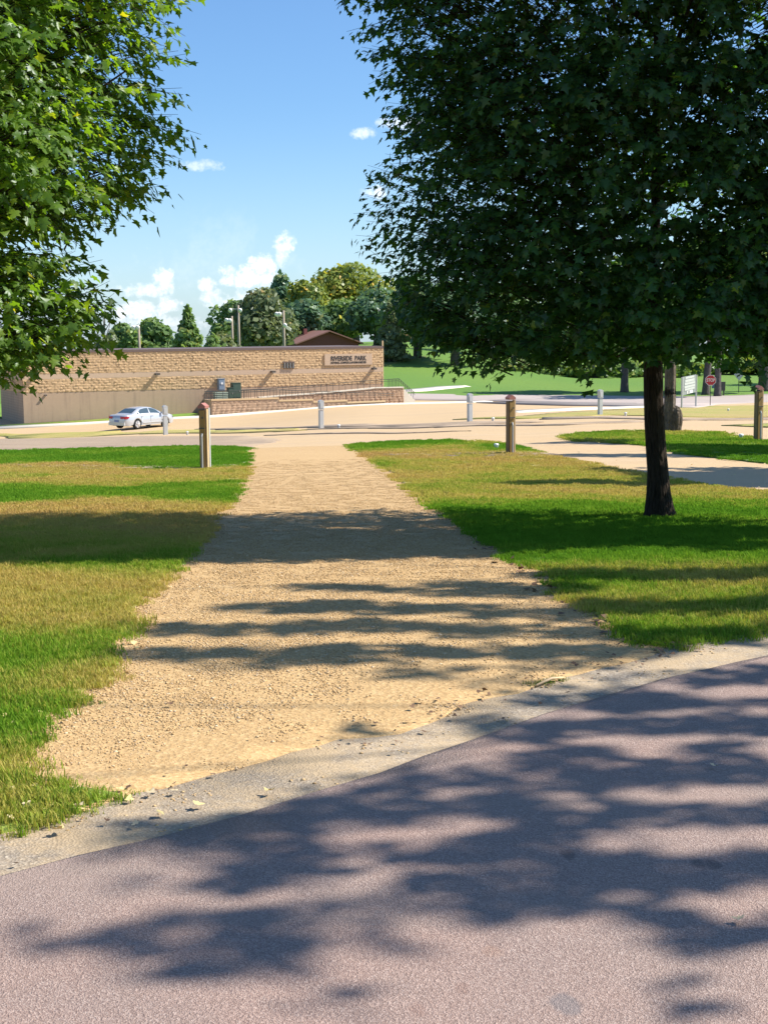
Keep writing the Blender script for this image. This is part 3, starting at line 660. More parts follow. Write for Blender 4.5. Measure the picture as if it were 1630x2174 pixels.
wall_blocks(up, up[0][0], up[-1][0], -.2, OM, .3, 'ramp_stone')
for a, b in zip(up[1:-1], up[2:]):
    MB().add([(a[0], OM-.07, a[1]-.01), (b[0]-.03, OM-.07, b[1]-.01), (b[0]-.03, OM+.35, b[1]-.01), (a[0], OM+.35, a[1]-.01), (a[0], OM-.07, a[1]+.08), (b[0]-.03, OM-.07, b[1]+.08), (b[0]-.03, OM+.35, b[1]+.08), (a[0], OM+.35, a[1]+.08)],
             [(3, 2, 1, 0), (4, 5, 6, 7), (0, 1, 5, 4), (1, 2, 6, 5), (2, 3, 7, 6), (3, 0, 4, 7)]).build('cap_stone', M['concrete'], ramp)
# stairs at the right end
sx0, sz0 = up[-1]; sx1, sz1 = fb(881, 850.5, OM)
for k in range(6):
    xa = sx0 + (sx1-sx0)*k/6; zz = sz0 + (sz1-sz0)*(k+1)/6.5
    MB().box(((xa+(sx1-sx0)/12), OM+.8, (zz-1.2)/2), ((sx1-sx0)/6-.004, 1.55, zz+1.2)).build('step', M['concrete'], ramp)
def railing(name, label, pts, off, foot, step, r=.024, dense=None, group='ramp railings'):
    t = tag(empty(name, BL, BANG), label, 'railing', group); P = [(x, off, z) for x, z in pts]
    MB().tube(P, r, 6).build('top_rail', M['rail'], t); lowp = [(x, off, z-.16) for x, z in pts]; MB().tube(lowp, r*.7, 6).build('mid_rail', M['rail'], t)
    x = pts[0][0]; xs_ = [p[0] for p in pts]; zs_ = [p[1] for p in pts]; fx, fz = [p[0] for p in foot], [p[1] for p in foot]
    while x <= pts[-1][0]+.01:
        MB().tube([(x, off, np.interp(x, fx, fz)-.02), (x, off, np.interp(x, xs_, zs_))], r*.75, 5).build('picket', M['rail'], t)
        d = [s for a, b, s in (dense or []) if a <= x <= b]; x += d[0] if d else step
    return t
ra = FB(OM+.08, (434, 831), (560, 826), (811, 806), (846, 804)); rb = FB(OF+.1, (436, 832), (565, 827), (725, 832.5), (838, 836))
railing('railing', 'dark railing along the upper ramp rising to the stair landing', ra, OM+.08, up, .55, dense=[(fb(812, 820, OM)[0], 99, .13)])
railing('railing', 'dark railing along the lower ramp sloping down to the right', rb, OF+.1, low, .52, dense=[(-9, fb(458, 840, OF)[0], .13), (fb(512, 840, OF)[0], fb(526, 840, OF)[0], .14)])
rs = FB(OM+.1, (846.5, 804), (880.5, 834)); fs = FB(OM+.1, (857, 824), (881, 850))
railing('stair_railing', 'dark stair railing sloping down at the right end of the ramp', rs, OM+.1, [(rs[0][0], up[-1][1]), (up[-1][0], up[-1][1]), fs[1]], .19, group='ramp railings')
# cabinets standing on the landing
def cabinet(name, label, cat, pxa, pxb, pyt, pyb, off, dep, mat):
    xa, zb_ = fb(pxa, pyb, off); xb, zt_ = fb(pxb, pyt, off); t = tag(empty(name, BL + BE*((xa+xb)/2) + BN*(off+dep/2) + Vector((0, 0, zb_)), BANG), label, cat)
    w_, h_ = xb-xa, zt_-zb_
    bevel(MB().box((0, 0, h_/2), (w_, dep, h_)).build('body', mat, t), .02)
    MB().box((0, 0, h_+.02), (w_+.05, dep+.05, .04)).build('lid', mat, t); MB().box((0, -dep/2-.012, h_*.5), (w_*.86, .02, h_*.82)).build('door', mat, t)
    MB().box((w_*.3, -dep/2-.03, h_*.5), (.03, .03, .14)).build('handle', M['steel'], t)
    return t, w_, h_
t, w_, h_ = cabinet('electrical_cabinet', 'tall blue grey electrical cabinet against the block wall', 'cabinet', 465, 477.5, 804.5, 829, -.42, .4, M['blue_box'])
MB().tube([(0, -.215, h_*.62), (0, -.26, h_*.62)], .09, 12).build('meter', M['lamp'], t)
cabinet('utility_cabinet', 'tall dark green utility cabinet on the ramp landing', 'cabinet', 495, 512, 813.5, 846.5, -3.0, .6, M['green_box'])
cabinet('utility_cabinet', 'shorter dark green cabinet left of the tall green one', 'cabinet', 486, 496, 823.5, 846.8, -3.0, .5, M['green_box'])
xa, zb_ = fb(457, 848, -3.0); xb, zt_ = fb(485, 832, -3.0)
t = tag(empty('cooling_unit', BL + BE*((xa+xb)/2) + BN*(-2.7) + Vector((0, 0, zb_)), BANG), 'low pale green louvred unit at the left end of the ramp landing', 'machine')
MB().box((0, 0, (zt_-zb_)/2), (xb-xa-.06, .5, zt_-zb_)).build('body', M['green_box'], t)
for k in range(4): MB().box((0, -.02, .09+(zt_-zb_-.1)*k/3.2), (xb-xa, .56, .075)).build('louvre', M['pale_box'], t)
# walk along the foot of the front
wk = [fb(x, y, 0) for x, y in ((30, 893),)]
def wpt(s, off): q = BL + BE*s + BN*off; return (q.x, q.y)
sheet('concrete_walk', [wpt(-4, -2.2), wpt(12, -4.9), wpt(20, -5.0), wpt(33, -5.2), wpt(38, -4.8), wpt(38, -3.4), wpt(30, -3.7), wpt(13, -3.6), wpt(-4, -.9)], M['concrete'], .011, .05, 1.5)
sheet('lawn', [wpt(-3, -1.2), wpt(13.5, -3.4), wpt(13.5, -.05), wpt(-3, -.05)], M['lawn'], .010, .05, 1.5, const(.75))

# ------------------------------------------------------------------ parked car
def build_car(loc, heading):
    t = tag(empty('parked_car', loc, heading), 'silver white sedan parked on the gravel lot before the building', 'car')
    ST = [-2.54, -2.50, -2.36, -2.1, -1.78, -1.45, -1.05, -.9, -.55, -.1, .3, .68, .95, 1.25, 1.6, 1.95, 2.2, 2.42, 2.53]
    top = lambda x: float(np.interp(x, [-2.54, -2.5, -2.36, -1.75, -1.0, .95, 1.6, 2.1, 2.42, 2.53], [.72, .92, 1.00, 1.03, 1.02, .98, .93, .86, .74, .60]))
    roof = lambda x: float(np.interp(x, [-1.85, -1.5, -1.15, -.8, -.3, .1, .45, .9, 1.25], [1.03, 1.20, 1.36, 1.445, 1.485, 1.47, 1.40, 1.18, .975]))
    wid = lambda x: float(np.interp(x, [-2.54, -2.42, -2.2, -1.6, 1.5, 2.1, 2.4, 2.53], [.70, .84, .90, .925, .925, .89, .78, .55]))
    def zbot(x):
        z = .24 + .06*max(0, abs(x)-2.2)/.3
        for cx in (-1.40, 1.42):
            d = abs(x-cx)
            if d < .40: z = max(z, .33 + math.sqrt(.40**2-d*d)*.98)
        return z
    xs_ = sorted(set(ST + [cx+.40*math.cos(a) for cx in (-1.40, 1.42) for a in np.linspace(0, math.pi, 9)] + [1.025, -1.0]))
    rows = []
    for x in xs_:
        zb_, zs_, wv = zbot(x), top(x), wid(x); cab = -1.85 < x < 1.25; zr = roof(x) if cab else zs_
        k = min(1, max(0, (zr-zs_)/.42)) if cab else 0; rw = wv*(.90 - .26*k)
        rows.append([(wv*.95, zb_), (wv*1.0, max(zb_+.03, .46)), (wv*1.005, max(zb_+.05, .62)), (wv*.985, max(zb_+.07, zs_-.13)), (wv*.93, zs_-.02 if zs_-.02 > zb_+.09 else zb_+.09),
                     (rw + (wv*.9-rw)*.12 if cab else wv*.86, zr-.03 if cab else zs_+.0), (rw*.82, zr+.0), (rw*.4, zr+.018), (0, zr+.022)])
    V = []; n = len(rows[0]); m = 2*n-1
    for x, r_ in zip(xs_, rows): V += [(x, y, z) for y, z in r_] + [(x, -y, z) for y, z in r_[-2::-1]]
    Fs = [(i*m+j, i*m+j+1, (i+1)*m+j+1, (i+1)*m+j) for i in range(len(xs_)-1) for j in range(m-1)] + [tuple(range(m)), tuple(range((len(xs_)-1)*m, len(xs_)*m))[::-1]]
    body = MB().add(V, Fs).build('body', M['carpaint'], t, True)
    MB().box((0, 0, .38), (4.3, 1.5, .3)).build('underbody', M['plastic'], t)
    for cx in (-1.40, 1.42):
        for sd in (1, -1):
            wl = empty('wheel', (cx, sd*.80, .335)); wl.parent = t
            MB().tube([(0, -.11, 0), (0, -.09, 0), (0, .09, 0), (0, .11, 0)], [.30, .335, .335, .30], 24).build('tyre', M['cartyre'], wl, True)
            rm = MB().tube([(0, sd*.085, 0), (0, sd*.118, 0)], [.235, .235], 24)
            for k in range(5):
                a = 2*math.pi*k/5+.3; rm.tube([(0, sd*.122, 0), (.215*math.cos(a), sd*.125, .215*math.sin(a))], [.05, .035], 6)
            rm.build('rim', M['rim'], wl)
    # glass follows the cabin surface, a few millimetres proud
    def cab_pt(x, u, sd, off=.008):
        zs_, zr, wv = top(x), roof(x), wid(x); k = min(1, max(0, (zr-zs_)/.42)); rw = wv*(.90-.26*k)
        y0, z0, y1, z1_ = wv*.93, zs_-.02, rw+(wv*.9-rw)*.12, zr-.03
        return (x, sd*(y0+(y1-y0)*u+off), z0+(z1_-z0)*u+off*.5)
    for sd in (1, -1):
        for xs2, us in (((-1.15, -.9, -.5, -.16), (.62, .86, .9, .9)), ((-.06, .3, .62, .88), (.9, .9, .86, .40))):
            V = [cab_pt(x, .16, sd) for x in xs2] + [cab_pt(x, u, sd) for x, u in zip(xs2, us)]
            MB().add(V, [(i, i+1, i+5, i+4) for i in range(3)]).build('side_window', M['carglass'], t)
        MB().add([cab_pt(x, .12, sd) for x in (-1.5, -1.22)] + [cab_pt(-1.22, .5, sd)], [(0, 1, 2)]).build('quarter_window', M['carglass'], t)
        MB().box((1.0, sd*1.0, 1.03), (.16, .2, .13), 0).build('mirror', M['carpaint'], t)
        MB().box((.1, sd*.934, .42), (2.0, .02, .07)).build('side_moulding', M['carpaint'], t)
        for xd in (-.95, .05): MB().box((xd-.0, sd*.935, .86), (.2, .025, .03)).build('door_handle', M['carpaint'], t)
        for xd in (-1.0, -.1, .98): MB().box((xd, sd*.932, .66), (.012, .008, .44)).build('door_seam', M['plastic'], t)
        tl = MB().add([(-2.545, sd*.36, .92), (-2.54, sd*.72, .90), (-2.40, sd*.855, .93), (-2.16, sd*.915, .91), (-2.30, sd*.905, .76), (-2.50, sd*.79, .72), (-2.56, sd*.40, .75)], [(0, 1, 6), (1, 5, 6), (1, 2, 5), (2, 4, 5), (2, 3, 4)]).build('taillight', M['taillight'], t)
        MB().add([(2.50, sd*.35, .70), (2.44, sd*.66, .73), (2.16, sd*.885, .79), (2.2, sd*.90, .68), (2.47, sd*.72, .60), (2.545, sd*.38, .60)], [(0, 1, 5), (1, 4, 5), (1, 2, 4), (2, 3, 4)]).build('headlight', M['headlight'], t)
    def screen(xs2, k):
        V = []
        for x in xs2:
            for y in (-k, -k*.5, 0, k*.5, k): V.append((x, y*wid(x)*(.9-.22*min(1, max(0, (roof(x)-top(x))/.42))), roof(x)+.03-.02*abs(y)))
        return MB().add(V, [(i*5+j, i*5+j+1, i*5+j+6, i*5+j+5) for i in range(len(xs2)-1) for j in range(4)])
    screen([-1.72, -1.5, -1.3, -1.1], .82).build('rear_window', M['carglass'], t, True); screen([.5, .7, .9, 1.12], .86).build('windscreen', M['carglass'], t, True)
    MB().box((-2.56, 0, .60), (.02, .40, .14)).build('licence_plate', M['plate'], t)
    MB().box((-2.50, 0, .40), (.14, 1.5, .22), 0).build('rear_bumper', M['carpaint'], t)
    MB().box((2.50, 0, .42), (.1, 1.2, .16), 0).build('front_grille', M['plastic'], t)
    return t
q = gp(303, 908.3); build_car((q.x, q.y, q.z+.02), R(56))

# ------------------------------------------------------------------ hook-up posts and pipe stubs
def grey_post(px, py, ptop, label):
    q = gp(px, py); h = (py-ptop)*q.y/F; t = tag(empty('service_post', q, R(28)), label, 'post', 'pale grey service posts along the gravel lane')
    k = h
    bevel(MB().box((0, 0, k*.33-.05), (.165, .145, k*.70)).build('lower_body', M['galv'], t), .008)
    bevel(MB().box((.0, -.005, k*.80), (.185, .165, k*.26)).build('upper_box', M['galv'], t), .008)
    MB().prism([(-.10, k*.93), (.10, k*.93), (.085, k*.965), (0, k), (-.085, k*.965)], -.09, .085).build('cap', M['galv'], t)
    MB().box((.0, -.092, k*.80), (.13, .012, k*.18)).build('door', M['galv'], t); MB().box((0, -.08, k*.665), (.19, .02, .02)).build('seam', M['steel'], t)
    return t
for a in ((352, 922, 860, 'pale grey service post in front of the parked car'), (682, 909, 849, 'pale grey service post in line with the gravel drive'),
          (997, 895, 835, 'pale grey service post behind the middle brown post'), (1273, 880.5, 827, 'pale grey service post just left of the young maple trunk')): grey_post(*a)
def brown_post(px, py, ptop, label, rz):
    q = gp(px, py); h = (py-ptop)*q.y/F; t = tag(empty('wooden_post', q, rz), label, 'post', 'brown hook-up posts beside the pads')
    bevel(MB().box((0, 0, h*.46-.03), (.135, .135, h*.92)).build('post', M['brownpost'], t), .006)
    MB().box((0, -.074, h*.46), (.10, .02, h*.86)).build('front_panel', M['mustard'], t)
    MB().box((.077, -.01, h*.46), (.02, .11, h*.90)).build('side_board', M['tan'], t); MB().box((.093, .03, h*.46), (.012, .05, h*.93)).build('side_rail', M['galv'], t)
    MB().tube([(.0, -.115, .0), (.0, -.115, h*.50), (.0, -.09, h*.54)], .018, 8).build('conduit', M['steel'], t)
    MB().box((0, -.098, h*.62), (.11, .014, .02)).build('hinge', M['post_dark'], t); MB().box((.02, -.098, h*.78), (.03, .014, .03)).build('lock', M['post_dark'], t)
    cp = MB().prism([(-.072, h*.92), (.072, h*.92), (.072, h*.955), (0, h), (-.072, h*.955)], -.10, .085); cp.build('cap', M['redcap'], t)
    return t
brown_post(435.5, 996, 855, 'brown wooden post with red cap on the left lawn', R(-16))
brown_post(1082.5, 964.5, 838, 'brown wooden post standing between the gravel drive and the maple', R(22))
brown_post(1607, 936, 818, 'brown wooden post at the right edge behind the maple', R(20))
def stub(px, py, r, label):
    q = gp(px, py); t = tag(empty('pipe_stub', q), label, 'pipe', 'white capped pipe stubs beside the posts')
    MB().tube([(0, 0, -.02), (0, 0, r*1.3)], r*.75, 12).build('pipe', M['galv'], t, False)
    MB().tube([(0, 0, r*1.3), (0, 0, r*1.5), (0, 0, r*2.0), (0, 0, r*2.15)], [r*.95, r, r*.9, r*.4], 14).build('cap', M['white'], t, True)
for a in ((1053, 953, .055, 'white capped pipe stub left of the middle brown post'), (1572, 932, .055, 'white capped pipe stub left of the right brown post'), (398, 922, .055, 'white capped pipe stub between grey post and left brown post'),
          (719, 908.5, .06, 'white capped pipe stub right of the grey post by the drive'), (1046, 893.5, .06, 'white capped pipe stub behind the middle brown post'), (1327, 882, .06, 'white capped pipe stub right of the far grey post'), (1545, 873, .06, 'white capped pipe stub on the far grass strip')): stub(*a)

# ------------------------------------------------------------------ signs by the far road
def sign_post(px, py, ptop, r=.03): q = gp(px, py); return q, (py-ptop)*q.y/F
q, h = sign_post(1506.5, 861, 797); t = tag(empty('stop_sign', q, R(-8)), 'red octagonal stop sign on a thin post by the far road', 'sign')
MB().box((0, 0, h/2-.1), (.05, .05, h+.1)).build('post', M['post_dark'], t)
octa = lambda r, y0, y1, zc: MB().prism([(r*math.cos(R(22.5+45*k)), zc+r*math.sin(R(22.5+45*k))) for k in range(8)], y0, y1)
rr = .43; pl = octa(rr, -.04, -.03, h-rr*.9).build('sign_face', M['white'], t); octa(rr*.92, -.046, -.041, h-rr*.9).build('red_field', M['signred'], pl)
text('STOP', rr*1.45, rr*.62, M['white'], pl, (0, -.05, h-rr*.9), off=.01, ext=.002)
q, h = sign_post(1567, 834, 783); t = tag(empty('road_sign', q, R(5)), 'grey back of a diamond road sign on the far lawn', 'sign')
MB().box((0, .03, h/2-.1), (.06, .05, h+.1)).build('post', M['post_dark'], t); MB().prism([(0, h-1.15), (.5, h-.55), (0, h+.02), (-.5, h-.55)], -.02, .0).build('sign_back', M['signback'], t)
qa, qb = gp(1446, 866), gp(1476, 865); h = (866-801)*qa.y/F; an = math.atan2(qb.y-qa.y, qb.x-qa.x); L = (qb-qa).length
t = tag(empty('notice_board', qa, an), 'grey park notice board on two pale posts beside the stop sign', 'notice board')
for x in (0, L): MB().box((x, 0, h/2-.1), (.11, .11, h+.2)).build('post', M['galv'], t)
MB().box((L/2, .01, h*.70), (L-.12, .05, h*.60)).build('board', M['board'], t)
for k, (zz, hh, ww) in enumerate(((.95, .07, .62), (.85, .09, .66), (.755, .08, .72), (.655, .08, .74), (.57, .07, .70))):
    MB().box((L/2-.04, -.03, h*zz), (L*ww, .03, h*hh)).build('name_slat', M['slat'], t)
MB().box((L/2+.05, -.03, h*.465), (L*.38, .03, h*.10)).build('notice_sheet', M['white'], t); MB().box((L/2-.32, -.03, h*.465), (L*.18, .03, h*.09)).build('notice_sheet', M['slat'], t)
for px, py, pt, w_, mt, lab in ((1515, 832, 810, .30, 'blue_box', 'pale blue metal box on a post behind the stop sign'), (1533, 840, 811, .26, 'post_dark', 'dark narrow box on a post right of the grey trunk')):
    q, h = sign_post(px, py, pt); t = tag(empty('utility_box', q), lab, 'box')
    MB().box((w_*.35, 0, h/2-.1), (.09, .09, h+.1)).build('post', M['post_dark'], t); MB().box((0, -.03, h*.66), (w_*1.5, .22, h*.62)).build('box', M[mt], t); MB().box((0, -.03, h*.985), (w_*1.7, .28, .05)).build('lid', M[mt], t)

# ------------------------------------------------------------------ ball-field lights, house
def light_pole(px, ptop, Y, heads, label, arm=True):
    top_ = at(px, ptop, Y); b = z1(top_.x, Y); t = tag(empty('light_pole', (top_.x, Y, b)), label, 'light pole', 'ball field light poles behind the building')
    H_ = top_.z-b; MB().tube([(0, 0, 0), (0, 0, H_*.5), (0, 0, H_)], [.19, .16, .12], 10).build('pole', M['wood_pole'], t, True)
    for hx, hy in heads:
        p = at(hx, hy, Y-.3); lx, lz = p.x-top_.x, p.z-b
        ar = MB().tube([(0, 0, lz+.1), (lx, -.25, lz+.1)], .045, 6).build('arm', M['steel'], t)
        MB().tube([(lx-.05, -.52, lz-.10), (lx-.03, -.36, lz-.02), (lx, -.12, lz+.07), (lx, .0, lz+.1)], [.25, .235, .13, .08], 12).build('lamp_head', M['lamp'], t, True)
light_pole(295, 692, 150, ((285, 695), (293.5, 694.5)), 'leftmost light pole, before the round green trees')
light_pole(492.5, 671, 165, ((482, 679), (489, 680)), 'shorter of the two neighbouring light poles right of the pointed tree')
light_pole(506, 648, 170, ((490, 658), (511, 658)), 'tallest light pole, beside the shorter pole by the wood')
light_pole(602, 659, 165, ((588, 666), (594, 666), (606, 690)), 'light pole just left of the maroon house')
ap = at(697, 704, 200.0); hz = z1(ap.x, 200)
t = tag(empty('house', (ap.x, 200, hz), R(24)), 'low maroon house with a gable roof under the far trees', 'house')
gh = ap.z-hz; ev = gh-1.55; hw = 4.6; hd = 9.5
MB().prism([(-hw, -.3), (hw, -.3), (hw, ev), (0, gh-.12), (-hw, ev)], 0, hd).build('wall', M['maroon_wall'], t)
rf = MB()
for sx in (-1, 1):
    rf.add([(sx*(hw+.5), -.6, ev-.22), (0, -.6, gh), (0, hd+.6, gh), (sx*(hw+.5), hd+.6, ev-.22), (sx*(hw+.5), -.6, ev-.05), (0, -.6, gh+.17), (0, hd+.6, gh+.17), (sx*(hw+.5), hd+.6, ev-.05)],
           [(0, 1, 2, 3), (4, 5, 6, 7), (0, 1, 5, 4), (2, 3, 7, 6), (0, 3, 7, 4)])
rf = rf.build('roof', M['maroon_roof'], t); MB().box((-1.5, hd*.55, gh-.2), (.5, .5, 1.3)).build('chimney', M['maroon_wall'], rf)
for x in (-2.6, 1.7, 2.9):
    wn = MB().box((x, -.02, ev-.95), (1.0, .05, .95)).build('window', M['fixture'], t); MB().box((x, -.05, ev-.95), (.86, .02, .8)).build('pane', M['pane'], wn)

# ------------------------------------------------------------------ trees far away
def clump_cloud(lobes, n, size, seed, squash=.8):
    """leaf clumps through the volume of several lobes: small bent two-triangle faces with their own tone"""
    rg = np.random.default_rng(seed); wts = np.array([l[3]*l[4] for l in lobes], float); wts /= wts.sum()
    pick = rg.choice(len(lobes), n, p=wts); L = np.array(lobes)[pick]
    d = rg.normal(size=(n, 3)); d /= np.linalg.norm(d, axis=1)[:, None]; rad = rg.uniform(.5, 1.05, n)**.5*(1+.16*np.maximum(0, rg.normal(size=n)))
    P = L[:, :3] + d*np.stack([L[:, 3], L[:, 3], L[:, 4]], 1)*rad[:, None]
    nr = d*.8 + rg.normal(size=(n, 3))*.5 + np.array([0, 0, .4]); nr /= np.linalg.norm(nr, axis=1)[:, None]
    a = np.cross(nr, rg.normal(size=(n, 3))); a /= np.linalg.norm(a, axis=1)[:, None]; b = np.cross(nr, a)
    s = size*rg.uniform(.5, 1.35, n)[:, None]; k1 = rg.uniform(.4, 1, (n, 1)); k2 = rg.uniform(.5, 1, (n, 1)); k3 = rg.uniform(.3, .9, (n, 1))
    V = np.stack([P-a*s, P-b*s*squash*k1-nr*s*.2, P+a*s*k2, P+a*s*k2*.4+b*s*k3+nr*s*.25, P-a*s*.5+b*s*squash*k3], 1)
    lobe_t = rg.uniform(-.22, .22, len(lobes))[pick]
    lv = np.clip(rg.normal(.48, .2, n) + lobe_t, 0, .99)
    F5 = np.arange(n*5).reshape(n, 5)
    return V.reshape(-1, 3), F5, np.repeat(lv, 5)
def far_tree(px, ptop, hw, Y, mat, label, n=1600, size=.42, shape='round', name='tree', group='trees beyond the building', bare=.18, seed=None, zlow=None):
    seed = seed or int(px*7+Y); rg = random.Random(seed); top_ = at(px, ptop, Y); b = z1(top_.x, Y) if zlow is None else zlow
    H_ = top_.z-b; W_ = hw*Y/F*(1.12 if shape in ('cone', 'bare') else 1.55); n = int(n*1.9); t = tag(empty(name, (top_.x, Y, b)), label, 'tree', group)
    tk = MB().tube([(0, 0, -.3), (rg.uniform(-.1, .1), 0, H_*.3), (rg.uniform(-.3, .3), rg.uniform(-.2, .2), H_*.85)], [W_*.09+.08, W_*.065+.05, .04], 8)
    lobes = []
    if shape == 'round':
        for k in range(14):
            a = rg.uniform(0, 6.28); u = rg.uniform(0, 1); hh = H_*(bare+(1-bare)*(.18+.66*u)); env = W_*.72*math.sqrt(max(.05, 1-(2*abs(u-.42))**2.2)); r_ = W_*rg.uniform(.30, .46)
            lobes.append((env*math.cos(a)*rg.uniform(.5, 1), env*math.sin(a)*rg.uniform(.5, 1), hh, r_, min(r_*.85, H_*.2)))
        lobes.append((0, 0, H_-W_*.36, W_*.42, W_*.36)); lobes.append((0, 0, H_*.5, W_*.6, H_*.3))
    elif shape == 'cone':
        for k in range(26):
            u = (k+.5)/26; a = k*2.4; r_ = W_*(1.0-u)*.62+.12; e = W_*(1-u)*.55; lobes.append((e*math.cos(a), e*math.sin(a), H_*(.06+.9*u), r_, H_*.06))
    elif shape == 'bare':
        for k in range(7): lobes.append((rg.uniform(-W_, W_)*.7, rg.uniform(-W_, W_)*.7, H_*rg.uniform(.15, .6), W_*.4, H_*.12))
        for k in range(16):
            a = rg.uniform(0, 6.28); z0 = H_*rg.uniform(.25, .75); tk.tube([(0, 0, z0), (W_*.5*math.cos(a), W_*.5*math.sin(a), z0+H_*.12), (W_*.9*math.cos(a), W_*.9*math.sin(a), min(H_, z0+H_*.3))], [.06, .04, .015], 4)
    elif shape == 'bush':
        for k in range(9): a = rg.uniform(0, 6.28); e = W_*rg.uniform(.1, .7); lobes.append((e*math.cos(a), e*math.sin(a), H_*rg.uniform(.2, .68), W_*.38, H_*.3))
    for l in lobes[:9]: tk.tube([(0, 0, max(.2, l[2]*.55)), (l[0]*.8, l[1]*.8, l[2])], [.09, .03], 5)
    tk.build('trunk', M['far_bark'], t, True)
    V, F5, lv = clump_cloud(lobes, n, size, seed); cr = link('crown', np_mesh('crown', V, F5.ravel(), [5]*len(F5), False, {'lv': lv}), t, M[mat]); cr['kind'] = 'stuff'
    return t
FT = [(220, 650, 24, 150, 'far_leaf_grey', 'thin half bare tree beside the left maple leaves', 260, .35, 'bare'),
      (262, 686, 31, 172, 'far_leaf', 'round green tree left of the leftmost light pole', 1500, .40, 'round'),
      (320, 681, 33, 176, 'far_leaf', 'round green tree behind the leftmost light pole', 1700, .40, 'round'),
      (398, 646, 44, 165, 'far_leaf', 'pointed green tree standing alone above the building roof', 2600, .36, 'cone'),
      (452, 712, 20, 150, 'far_leaf', 'small low tree at the foot of the pointed tree', 700, .32, 'round'),
      (470, 709, 30, 158, 'far_leaf_grey', 'low brownish bush tree below the light pole pair', 900, .34, 'round'),
      (503, 640, 42, 196, 'far_leaf', 'green tree at the left end of the wood', 1700, .42, 'round'),
      (556, 614, 56, 185, 'far_leaf_grey', 'broad olive tree behind the light poles', 2600, .42, 'round'),
      (597, 582, 24, 240, 'far_leaf_dark', 'slim dark tree top rising above the olive tree', 1100, .5, 'round'),
      (645, 598, 46, 225, 'far_leaf_yellow', 'yellow green tree between the dark top and the tallest tree', 1700, .46, 'round'),
      (648, 640, 46, 208, 'far_leaf_dark', 'dark tree directly above the maroon house roof', 1700, .42, 'round'),
      (700, 590, 52, 236, 'far_leaf', 'tall green tree left of the yellowing one', 1900, .46, 'round'),
      (752, 563, 70, 230, 'far_leaf_yellow', 'tallest yellowing tree of the wood', 3000, .46, 'round'),
      (798, 610, 48, 206, 'far_leaf_dark', 'dark tree behind the right end of the building', 1900, .42, 'round'),
      (735, 640, 46, 214, 'far_leaf', 'green tree behind the right side of the maroon house', 1700, .42, 'round'),
      (826, 640, 34, 180, 'far_leaf_grey', 'grey green spruce above the building corner', 1900, .34, 'cone'),
      (885, 590, 60, 186, 'far_leaf_dark', 'dark tree at the top of the lawn slope beside the maple', 2200, .44, 'round'),
      (965, 600, 70, 180, 'far_leaf_dark', 'dark tree seen through the left fringe of the young maple', 1900, .46, 'round'),
      (1060, 610, 75, 210, 'far_leaf', 'green tree seen under the left half of the young maple', 1900, .46, 'round'),
      (1170, 650, 70, 205, 'far_leaf_dark', 'dark tree behind the low left branches of the young maple', 1900, .46, 'round'),
      (1290, 640, 75, 190, 'far_leaf', 'green tree standing right behind the young maple trunk', 2000, .44, 'round'),
      (1400, 600, 80, 200, 'far_leaf_dark', 'dark tall tree behind the upper part of the maple trunk', 2000, .46, 'round'),
      (1585, 640, 60, 196, 'far_leaf_lime', 'bright lime tree in the gap at the right edge', 1900, .42, 'round'),
      (1690, 560, 80, 190, 'far_leaf', 'green tree just past the right edge', 1500, .46, 'round')]
for a in FT: far_tree(*a)
for px, pt, hw, Y, mt, lab in ((1262, 772, 40, 172, 'far_leaf_lime', 'lime bush left of the maple trunk on the far lawn'), (1350, 766, 50, 176, 'far_leaf', 'green bush behind the maple trunk on the far lawn'),
                               (1440, 770, 46, 174, 'far_leaf_lime', 'lime bush above the notice board'), (1560, 752, 46, 178, 'far_leaf_lime', 'lime bush behind the grey diamond sign'), (1620, 760, 40, 176, 'far_leaf_lime', 'lime bush at the right edge'),
                               (1180, 775, 50, 176, 'far_leaf', 'dark green bush below the left branches of the maple'), (1090, 770, 50, 180, 'far_leaf', 'green bush left of the middle brown post top')):
    far_tree(px, pt, hw, Y, mt, lab, 900, .34, 'bush', 'bush', 'bushes along the far lawn')
# big old trunks beside the far road, crowns up among the maple leaves
def park_tree(px, py, wpx, label, lean=0.0, top=16.0, seed=1, mat='far_leaf', cr=4.5):
    q = gp(px, py); r_ = wpx*q.y/F/2; t = tag(empty('park_tree', q), label, 'tree', 'old trees beside the far road'); rg = random.Random(seed)
    tk = MB().tube([(0, 0, -.2), (0, 0, .25), (lean*.05, 0, 1.0), (lean*.3, 0, 4.0), (lean*.6, 0, 8.0), (lean, 0, top*.8)], [r_*1.35, r_*1.12, r_, r_*.92, r_*.6, .1], 12, True, .05)
    lobes = []
    for k in range(16):
        a = rg.uniform(0, 6.28); e = cr*rg.uniform(.2, .75); lobes.append((lean*.6+e*math.cos(a), e*math.sin(a), top*rg.uniform(.48, .92), cr*.42, cr*.34)); tk.tube([(lean*.45, 0, 5.5), (lobes[-1][0]*.8, lobes[-1][1]*.8, lobes[-1][2])], [.16, .04], 5)
    tk.build('trunk', M['far_bark'], t, True)
    V, F5, lv = clump_cloud(lobes, 2600, .40, seed); c_ = link('crown', np_mesh('crown', V, F5.ravel(), [5]*len(F5), False, {'lv': lv}), t, M[mat]); c_['kind'] = 'stuff'
park_tree(1325, 833, 16, 'grey tree trunk left of the young maple on the far lawn', 0, 13, 3)
park_tree(1497, 839, 15, 'dark leaning trunk left of the stop sign', .8, 14, 4)
park_tree(1522, 841.5, 14, 'straight grey trunk right behind the stop sign', 0, 15, 5)
park_tree(1622, 831, 28, 'thick dark trunk at the right edge beside the far road', 0, 15, 6)
